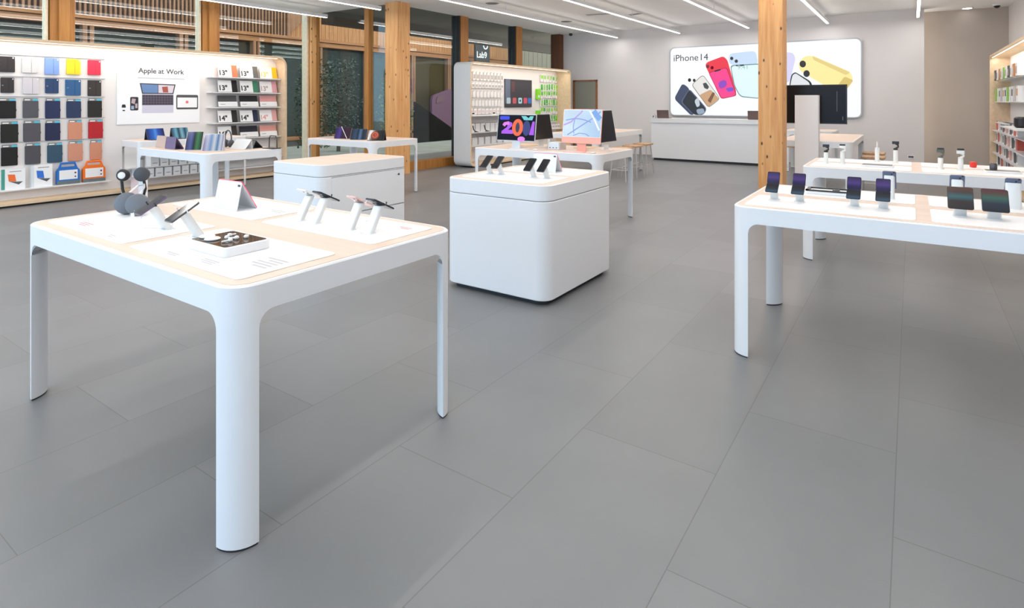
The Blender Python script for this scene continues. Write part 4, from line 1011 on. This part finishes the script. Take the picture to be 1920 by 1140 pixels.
# poster
k = thing('poster', 'white poster reading Apple at Work above the console table'.replace('Apple at Work', 'about work, with a laptop picture'), 'poster', (5.16, YC-.004, 1.163), 0)
PW = mat('poster_white', (.9, .93, .96), .4)
MB().box(-.72, .68, -.02, 0, 0, 1.078, PW).build('panel', k)
INK = pm('ink_grey', 78, 80, 86); INKL = pm('ink_light', 196, 198, 204)
text('Apple at Work', .125, INK, k, -.0, .90, .0205, align='CENTER', bold=.003)
MB().box(-.4, .4, -.0208, -.02, .80, .822, INKL).build('small_print', k)
pb = MB(); flat(pb, [(-.37, .72), (.24, .71), (.2, .53), (-.33, .53)], pm('lid_dark', 62, 64, 78), .0206); pb.build('laptop_picture', k)
pb = MB(); flat(pb, [(-.345, .7), (-.07, .695), (-.07, .55), (-.315, .55)], pm('pic_blue', 104, 136, 186), .021); flat(pb, [(-.06, .695), (.215, .69), (.185, .55), (-.06, .55)], pm('pic_pale', 214, 206, 216), .021)
flat(pb, [(.0, .66), (.1, .67), (.11, .56), (.02, .56)], pm('pic_red', 166, 84, 70), .0214); pb.build('laptop_picture', k)
pb = MB(); flat(pb, [(-.33, .52), (.2, .52), (.2, .33), (-.33, .33)], pm('keys_violet', 96, 90, 108), .0206); pb.build('laptop_picture', k)
pb = MB(); flat(pb, [(-.33, .33), (.2, .33), (.2, .19), (-.33, .19)], pm('palm_lilac', 204, 204, 222), .0206); pb.build('laptop_picture', k)
pb = MB()
for r_ in range(4):
    for c_ in range(11): flat(pb, [(-.32+c_*.047, .345+r_*.043), (-.283+c_*.047, .345+r_*.043), (-.283+c_*.047, .375+r_*.043), (-.32+c_*.047, .375+r_*.043)], pm('keys_dark', 62, 58, 72), .021)
pb.build('laptop_picture', k)
pb = MB(); flat(pb, rpoly([(-.52, .24), (-.39, .24), (-.39, .475), (-.52, .475)], .02), K_ if False else pm('ph_dark', 40, 40, 48), .0206); pb.build('phone_picture', k)
pb = MB(); flat(pb, [(-.505, .37), (-.45, .35), (-.43, .44), (-.49, .45)], pm('ph_a', 190, 170, 176), .021); flat(pb, [(-.505, .26), (-.46, .26), (-.46, .32), (-.505, .32)], pm('ph_b', 150, 176, 206), .021); flat(pb, [(-.44, .28), (-.405, .28), (-.405, .36), (-.44, .36)], pm('ph_a', 190, 170, 176), .021); pb.build('phone_picture', k)
pb = MB(); flat(pb, rpoly([(-.655, .29), (-.585, .29), (-.595, .345), (-.645, .345)], .015), pm('ph_dark', 40, 40, 48), .0206); flat(pb, rpoly([(-.64, .23), (-.6, .23), (-.6, .25), (-.64, .25)], .008), pm('ph_dark', 40, 40, 48), .0206); pb.build('watch_picture', k)
pb = MB(); flat(pb, rpoly([(.25, .25), (.65, .25), (.65, .52), (.25, .52)], .03), pm('tab_dark', 74, 78, 82), .0206); pb.build('tablet_picture', k)
pb = MB(); flat(pb, [(.27, .285), (.63, .285), (.63, .47), (.27, .47)], PW, .021); flat(pb, rpoly([(.42, .36), (.47, .36), (.47, .41), (.42, .41)], .02), pm('coral_dot', 226, 110, 106), .0214); pb.build('tablet_picture', k)
# shelves with laptop sleeves
sh = [(2.035,), (1.77,), (1.505,), (1.23,), (.94,)]
ZS = [2.035, 1.74, 1.45, 1.145, .835]
for z in ZS: MB().box(5.98, 7.46, BK1-.2, BK1, z-.018, z, WHITE).build('shelf', wall1)
shn = ['top shelf', 'second shelf', 'third shelf', 'fourth shelf', 'lowest shelf']
def sleeve(x, z, w, h, num, sleeve_c, ink, label, mode):
    k = thing('laptop_sleeve', label, 'sleeve', (x, YC-.11, z), 0, 'laptop sleeves on the case wall shelves')
    cm = pm('sleeve_%d_%d_%d' % sleeve_c, *sleeve_c, .75)
    L = Matrix.Rotation(math.radians(-12), 4, 'X')
    if mode == 0:      # white card on the left with a number, fabric sleeve showing at the right
        MB().box(-w*.42, w*.5, -.012, .012, .004, h, cm, L).build('fabric_sleeve', k)
        MB().box(-w*.5, w*.2, -.018, -.0125, .004, h*.97, CWH, L).build('size_card', k)
        text(num+'"', .135, ink, k, -w*.44, h*.16, .0185, 'size_number', M=L, bold=.005)
    else:              # wide fabric over a white band
        MB().box(-w*.48, w*.48, -.012, .012, .004, h, cm, L).build('fabric_sleeve', k)
        MB().box(-w*.5, w*.5, -.018, -.0125, .004, h*.45, CWH, L).build('card_band', k)
        MB().box(-w*.4, -w*.15, -.0188, -.018, h*.2, h*.24, CGREY, L).build('print', k)
I_D = pm('ink_black', 34, 34, 36); I_Y = pm('ink_yellow', 250, 186, 70); I_P = pm('ink_rose', 190, 160, 160); I_P2 = pm('ink_pink', 226, 160, 158)
XS = [6.35, 6.80, 7.23]
data = [[('13', (206, 112, 78), I_D, 'rust', 0), ('13', (92, 92, 90), I_D, 'grey', 0), ('13', (250, 182, 20), I_Y, 'yellow', 0)],
        [('13', (26, 24, 24), I_D, 'black', 0), ('13', (62, 130, 100), I_D, 'green', 0), ('13', (222, 162, 170), I_P, 'pink', 0)],
        [('', (78, 78, 80), I_D, 'grey', 1), ('', (28, 28, 30), I_D, 'black', 1), ('', (218, 156, 154), I_D, 'pink', 1)],
        [('14', (34, 32, 32), I_D, 'black', 0), ('14', (34, 42, 72), I_D, 'navy', 0), ('14', (224, 170, 168), I_P2, 'pink', 0)],
        [('16', (50, 46, 44), I_D, 'charcoal', 0), ('', (36, 36, 52), I_D, 'dark navy', 1), ('', (222, 160, 148), I_D, 'salmon', 1)]]
for z, row, sn in zip(ZS, data, shn):
    for x, (num, c, ink, cn, md) in zip(XS, row):
        what = 'with a %s inch card' % num if num else 'lying wide'
        sleeve(x, z, .39, .245 if md == 0 else .23, num, c, ink, '%s laptop sleeve %s on the %s of the case wall' % (cn, what, sn), md)
# low shelf of white boxes and laptop bags
for z in (.24, .42): MB().box(4.5, 7.46, BK1-.26, BK1, z-.018, z, WHITE).build('shelf', wall1)
b0 = None
for q in range(9):
    x = 4.72+q*.15
    if b0 is None:
        b0 = thing('product_box', 'white box in the row on the low shelf of the case wall under the console', 'box', (x, YC-.14, .24), 0, 'white boxes on the low shelf of the case wall')
        MB().box(-.06, .06, -.1, .1, 0, .15, CWH).build('carton', b0); MB().box(-.035, .035, -.1008, -.1, .05, .06, CGREY).build('print', b0)
    else: dup(b0, (x, YC-.14, .24), 0, b0['label'])
b0 = None
for q in range(6):
    x = 4.95+q*.16
    if b0 is None:
        b0 = thing('product_box', 'white box in the upper row under the console table of the case wall', 'box', (x, YC-.14, .42), 0, 'white boxes on the upper low shelf of the case wall')
        MB().box(-.065, .065, -.09, .09, 0, .17, CWH).build('carton', b0); MB().box(-.04, .04, -.0908, -.09, .05, .06, CGREY).build('print', b0)
    else: dup(b0, (x, YC-.14, .42), 0, b0['label'])
for x, c, lab in ((6.3, (24, 24, 26), 'black laptop bag at the left of the low shelf'), (6.72, (176, 74, 48), 'rust coloured laptop bag in the middle of the low shelf'), (7.16, (30, 28, 30), 'black laptop bag at the right of the low shelf')):
    k = thing('laptop_bag', lab+' in the case wall', 'bag', (x, YC-.14, .42)); cm = pm('bag_%d' % c[0], *c, .8)
    MB().rbox(-.17, .17, -.1, .1, 0, .1, .02, cm, bev=.01).build('bag', k)
    MB().tube([(-.06, -.104, .06), (-.05, -.115, .08), (.05, -.115, .08), (.06, -.104, .06)], .006, BLACK, 6).build('handle', k)

# accessory wall
D2Y = 8.47
wall2 = shell('display_wall', 'white framed accessory wall with green packages before the timber windows', 10.68, 15.55, .03, 2.5, 0, .5, 0, BACK, origin=(0, D2Y, 0), r=.16)
YA = D2Y+.48
k = thing('poster', 'dark poster with a row of app squares on the accessory wall', 'poster', (13.39, YA-.003, 1.40), 0)
MB().box(-.66, .66, -.03, 0, 0, .76, pm('poster_night', 58, 56, 62, .3)).build('panel', k)
MB().box(-.66, -.42, -.0308, -.03, .1, .76, pm('poster_slate', 96, 108, 128, .4)).build('picture', k)
MB().box(-.36, -.2, -.0308, -.03, .42, .7, pm('poster_maroon', 96, 60, 64, .4)).build('picture', k)
for x, c in ((-.5, (176, 196, 210)), (-.22, (196, 92, 96)), (.06, (170, 214, 226)), (.32, (206, 84, 100)), (.54, (66, 116, 190))):
    MB().prism(rr(x-.09, x+.09, .1, .26, .03, 4), .0308, .033, pm('app_%d' % c[0], *c), UP).build('app_square', k)
MB().prism(disc(.06, .18, .035, 12), .033, .034, pm('app_dark', 30, 60, 76), UP).build('app_mark', k)
for z in (1.22, .82, .50): MB().box(10.76, 12.75, .12, .48, z-.02, z, WHITE).build('shelf', wall2)
MB().box(14.3, 15.48, .2, .48, .74, .76, WHITE).build('shelf', wall2)
GP = pm('pack_greyish', 176, 168, 166); WPK = mat('pack_white', (.8, .79, .78), .5)
def packs(n, x0, x1, z, w, h, d, mm, name, label, cat, group, zj=0., off=.035, mm2=None):
    base = None
    for q in range(n):
        x = x0+(x1-x0)*(q+.5)/n
        if base is None:
            base = thing(name, label, cat, (x, YA-off, z), 0, group)
            MB().box(-w/2, w/2, -d/2, d/2, 0, h, WPK).build('carton', base)
            MB().box(-w*.4, w*.4, -d/2-.001, -d/2, h*.18, h*.7, mm).build('window', base)
            MB().box(-.006, .006, -d/2, off-.001, h, h+.012, SILVER).build('hook', base)
        else: dup(base, (x, YA-off, z+random.uniform(-zj, zj)), 0, label)
rown = ['top', 'second', 'third', 'fourth', 'fifth']
for q, (z, n, w, h, mm) in enumerate(((2.09, 12, .09, .2, GP), (1.90, 13, .1, .12, GP), (1.66, 12, .1, .15, WPK), (1.44, 13, .1, .15, WPK), (1.25, 11, .11, .13, pm('pack_pinkish', 214, 196, 194)))):
    packs(n, 10.85, 12.62, z, w, h, .05, mm, 'accessory_box', 'small white accessory pack in the %s row on the left of the accessory wall' % rown[q], 'box', 'accessory packs, %s row' % rown[q])
for q, (z, n, w, h) in enumerate(((.82, 9, .17, .2), (.50, 7, .2, .18))):
    packs(n, 10.85, 12.7, z, w, h, .14, WPK, 'accessory_box', 'white box on the %s shelf at the left of the accessory wall' % ('upper', 'lower')[q], 'box', 'boxes on the %s accessory shelf' % ('upper', 'lower')[q], off=.1)
for x, z, lab in ((11.15, 1.22, 'left'), (12.0, 1.22, 'right')):
    k = thing('watch_stand', 'small dark gadget on the accessory wall shelf, the %s one' % lab, 'gadget', (x, YA-.2, z)); MB().rbox(-.05, .05, -.04, .04, 0, .03, .01, WPK).build('base', k); MB().rbox(-.025, .025, -.02, .02, .03, .06, .008, BLACK).build('body', k)
GRN = [pm('pack_lime', 130, 214, 40), pm('pack_green', 74, 178, 66), pm('pack_leaf', 150, 206, 110)]
for q, (z, n) in enumerate(((2.12, 6), (1.88, 7), (1.66, 7), (1.42, 7), (1.18, 7), (.94, 7))):
    rn = ['top', 'second', 'third', 'fourth', 'fifth', 'sixth'][q]
    for c in range(n):
        x = 14.5+(c+.5)*(.98/n); w = .11
        k = thing('green_package', '%s green panelled package from the left in the %s row of the accessory wall' % (['first', 'second', 'third', 'fourth', 'fifth', 'sixth', 'seventh'][c], rn), 'package', (x, YA-.03, z+random.uniform(-.015, .015)), 0, 'green packages on the accessory wall')
        MB().box(-w/2, w/2, -.02, .02, 0, .2, WPK).build('carton', k)
        gm = random.choice(GRN); u = random.choice((0, .3, .45))
        pnl = MB().box(-w/2+w*u*.6, w/2, -.0212, -.02, .02 if q % 2 else .09, .19, gm).build('green_panel', k)
        MB().prism(disc(-.01, .07, .018, 10), .0214, .022, random.choice((BLACK, GP, WPK)), UP).build('product_window', k)
        MB().box(-.005, .005, -.015, .029, .2, .21, SILVER).build('hook', k)
for c in range(2):
    k = thing('green_package', ('big lime green package at the left edge of the green section', 'lower big lime green package at the left edge of the green section')[c], 'package', (14.38, YA-.04, 1.62-c*.62), 0, 'green packages on the accessory wall')
    MB().box(-.09, .09, -.03, .03, 0, .3, GRN[0]).build('carton', k); MB().box(-.05, .05, -.0312, -.03, .05, .12, WPK).build('print', k)
packs(7, 14.35, 15.45, .76, .13, .12, .12, GP, 'accessory_box', 'grey windowed box on the low shelf beneath the green packages', 'box', 'boxes beneath the green packages', off=.1)
for x in (10.95, 11.35):
    pass
for q, x in enumerate((11.1, 11.55)):
    k = thing('speaker_dock', ('curved silver gadget with black foot on the lower accessory shelf, left one', 'curved silver gadget with black foot on the lower accessory shelf, right one')[q], 'gadget', (x, YA-.3, .82))
    MB().tube([(-.1, 0, .16), (-.06, 0, .06), (.0, 0, .02), (.07, 0, .012)], .012, BLACK, 8).build('arm', k); MB().box(-.02, .1, -.03, .03, 0, .012, BLACK).build('foot', k)

# right hand display wall
wall3 = shell('display_wall', 'birch lined display wall with goods along the right wall', -16.45, -6.0, .03, 2.56, 0, .36, POSY, BACK, r=.1, origin=(0, -1.41, 0), outer=BIRCHF)
def w3(name, label, cat, x, z, group=None, y=-1.56): return thing(name, label, cat, (x, y, z), POSY, group)
for z in (1.56,): MB().box(-16.38, -6.1, .08, .34, z-.02, z, WHITE).build('shelf', wall3)
MB().box(-16.38, -6.1, .12, .34, 1.98, 2.0, WHITE).build('shelf', wall3)
MB().box(-15.6, -14.3, .02, .34, 1.12, 1.14, WHITE).build('shelf', wall3)
cl3 = [((196, 190, 184), 'pale grey'), ((70, 66, 62), 'dark'), ((214, 206, 196), 'cream'), ((132, 196, 52), 'lime green'), ((32, 32, 34), 'black'), ((200, 132, 70), 'amber')]
for q in range(10):
    x = 16.1-q*.34; c, cn = cl3[(q*2+1) % 6]
    k = w3('boxed_goods', '%s boxed gadget on the right display upper shelf, number %s from its far end' % (cn, ['one', 'two', 'three', 'four', 'five', 'six', 'seven', 'eight', 'nine', 'ten'][q]), 'box', x, 2.0, 'boxed goods on the right hand display')
    MB().box(-.11, .11, -.09, .09, 0, .22, WPK if q % 2 else pm('b3_%d' % c[0], *c)).build('carton', k); MB().box(-.1, .05, -.0912, -.09, .04, .16, GP).build('picture', k)
for q in range(11):
    x = 16.15-q*.3; c, cn = cl3[(q*5+3) % 6]
    k = w3('boxed_goods', '%s boxed gadget on the right display middle shelf, number %s from its far end' % (cn, ['one', 'two', 'three', 'four', 'five', 'six', 'seven', 'eight', 'nine', 'ten', 'eleven'][q]), 'box', x, 1.56, 'boxed goods on the right hand display')
    MB().box(-.1, .1, -.07, .07, 0, .27, WPK if q % 3 else pm('b3_%d' % c[0], *c)).build('carton', k); MB().box(-.06, .08, -.0712, -.07, .1, .22, pm('b3_%d' % c[0], *c)).build('picture', k)
for r_ in range(4):
    z = .95-r_*.24
    MB().box(-16.35, -9.0, .03, .34, z-.015, z, WHITE).build('shelf', wall3)
    for q in range(12):
        x = 16.2-q*.26
        c = [(190, 84, 70), (212, 206, 204), (96, 90, 92), (206, 150, 140), (60, 60, 66)][(q*3+r_*2) % 5]; cn = ['brick red', 'pale', 'grey', 'rose', 'charcoal'][(q*3+r_*2) % 5]
        k = w3('phone_case_pack', '%s pack in the right display %s low row, number %s from the far end' % (cn, ['first', 'second', 'third', 'fourth'][r_], ['one', 'two', 'three', 'four', 'five', 'six', 'seven', 'eight', 'nine', 'ten', 'eleven', 'twelve'][q]), 'pack', x, z, 'packs in the low rows of the right hand display')
        MB().box(-.09, .09, -.05, .05, 0, .19, WPK if (q+r_) % 2 else pm('b4_%d' % c[0], *c)).build('carton', k); MB().box(-.06, .06, -.0512, -.05, .03, .16, pm('b4_%d' % c[0], *c)).build('picture', k)
k = w3('smart_speaker', 'black rounded mesh speaker on the low ledge of the right hand display', 'speaker', 12.25, 1.14, None, -1.44)
MB().box(-13.2, -11.4, -.14, .34, 1.12, 1.14, WHITE).build('shelf', wall3)
MB().lathe([(.06, 0), (.085, .02), (.092, .08), (.09, .15), (.07, .172), (.0, .174)], BLACK, 24).build('mesh_body', k); MB().lathe([(.0, .1745), (.05, .1745), (.05, .174)], GRAPH, 20).build('touch_top', k)

# ================================================================== STOOLS
def stool(x, y, label, rz=0.):
    k = thing('stool', label, 'stool', (x, y, 0), rz, 'wooden stools')
    MB().rbox(-.19, .19, -.17, .17, .62, .655, .04, SEATW, bev=.006).build('seat', k)
    LG = mat('stool_leg', (.55, .53, .51), .4, .5)
    for sx in (-1, 1):
        for sy in (-1, 1): MB().tube([(sx*.13, sy*.12, .62), (sx*.19, sy*.17, .0)], .011, LG, 8).build('leg', k)
    MB().tube([(-.17, -.15, .22), (.17, -.15, .22), (.17, .15, .22), (-.17, .15, .22)], .008, LG, 6, closed=True).build('foot_rail', k)
stool(10.75, 4.72, 'wooden stool nearest the computer table, left of the counter')
stool(11.4, 4.76, 'wooden stool in the middle of the row left of the counter')
stool(12.05, 4.8, 'wooden stool nearest the counter in the row left of it')
stool(11.35, .52, 'wooden stool right of the tall white pillar, nearer of the two')
stool(12.2, .55, 'wooden stool right of the tall white pillar, farther of the two')
stool(13.25, 2.08, 'wooden stool seen between the timber column and the white pillar')
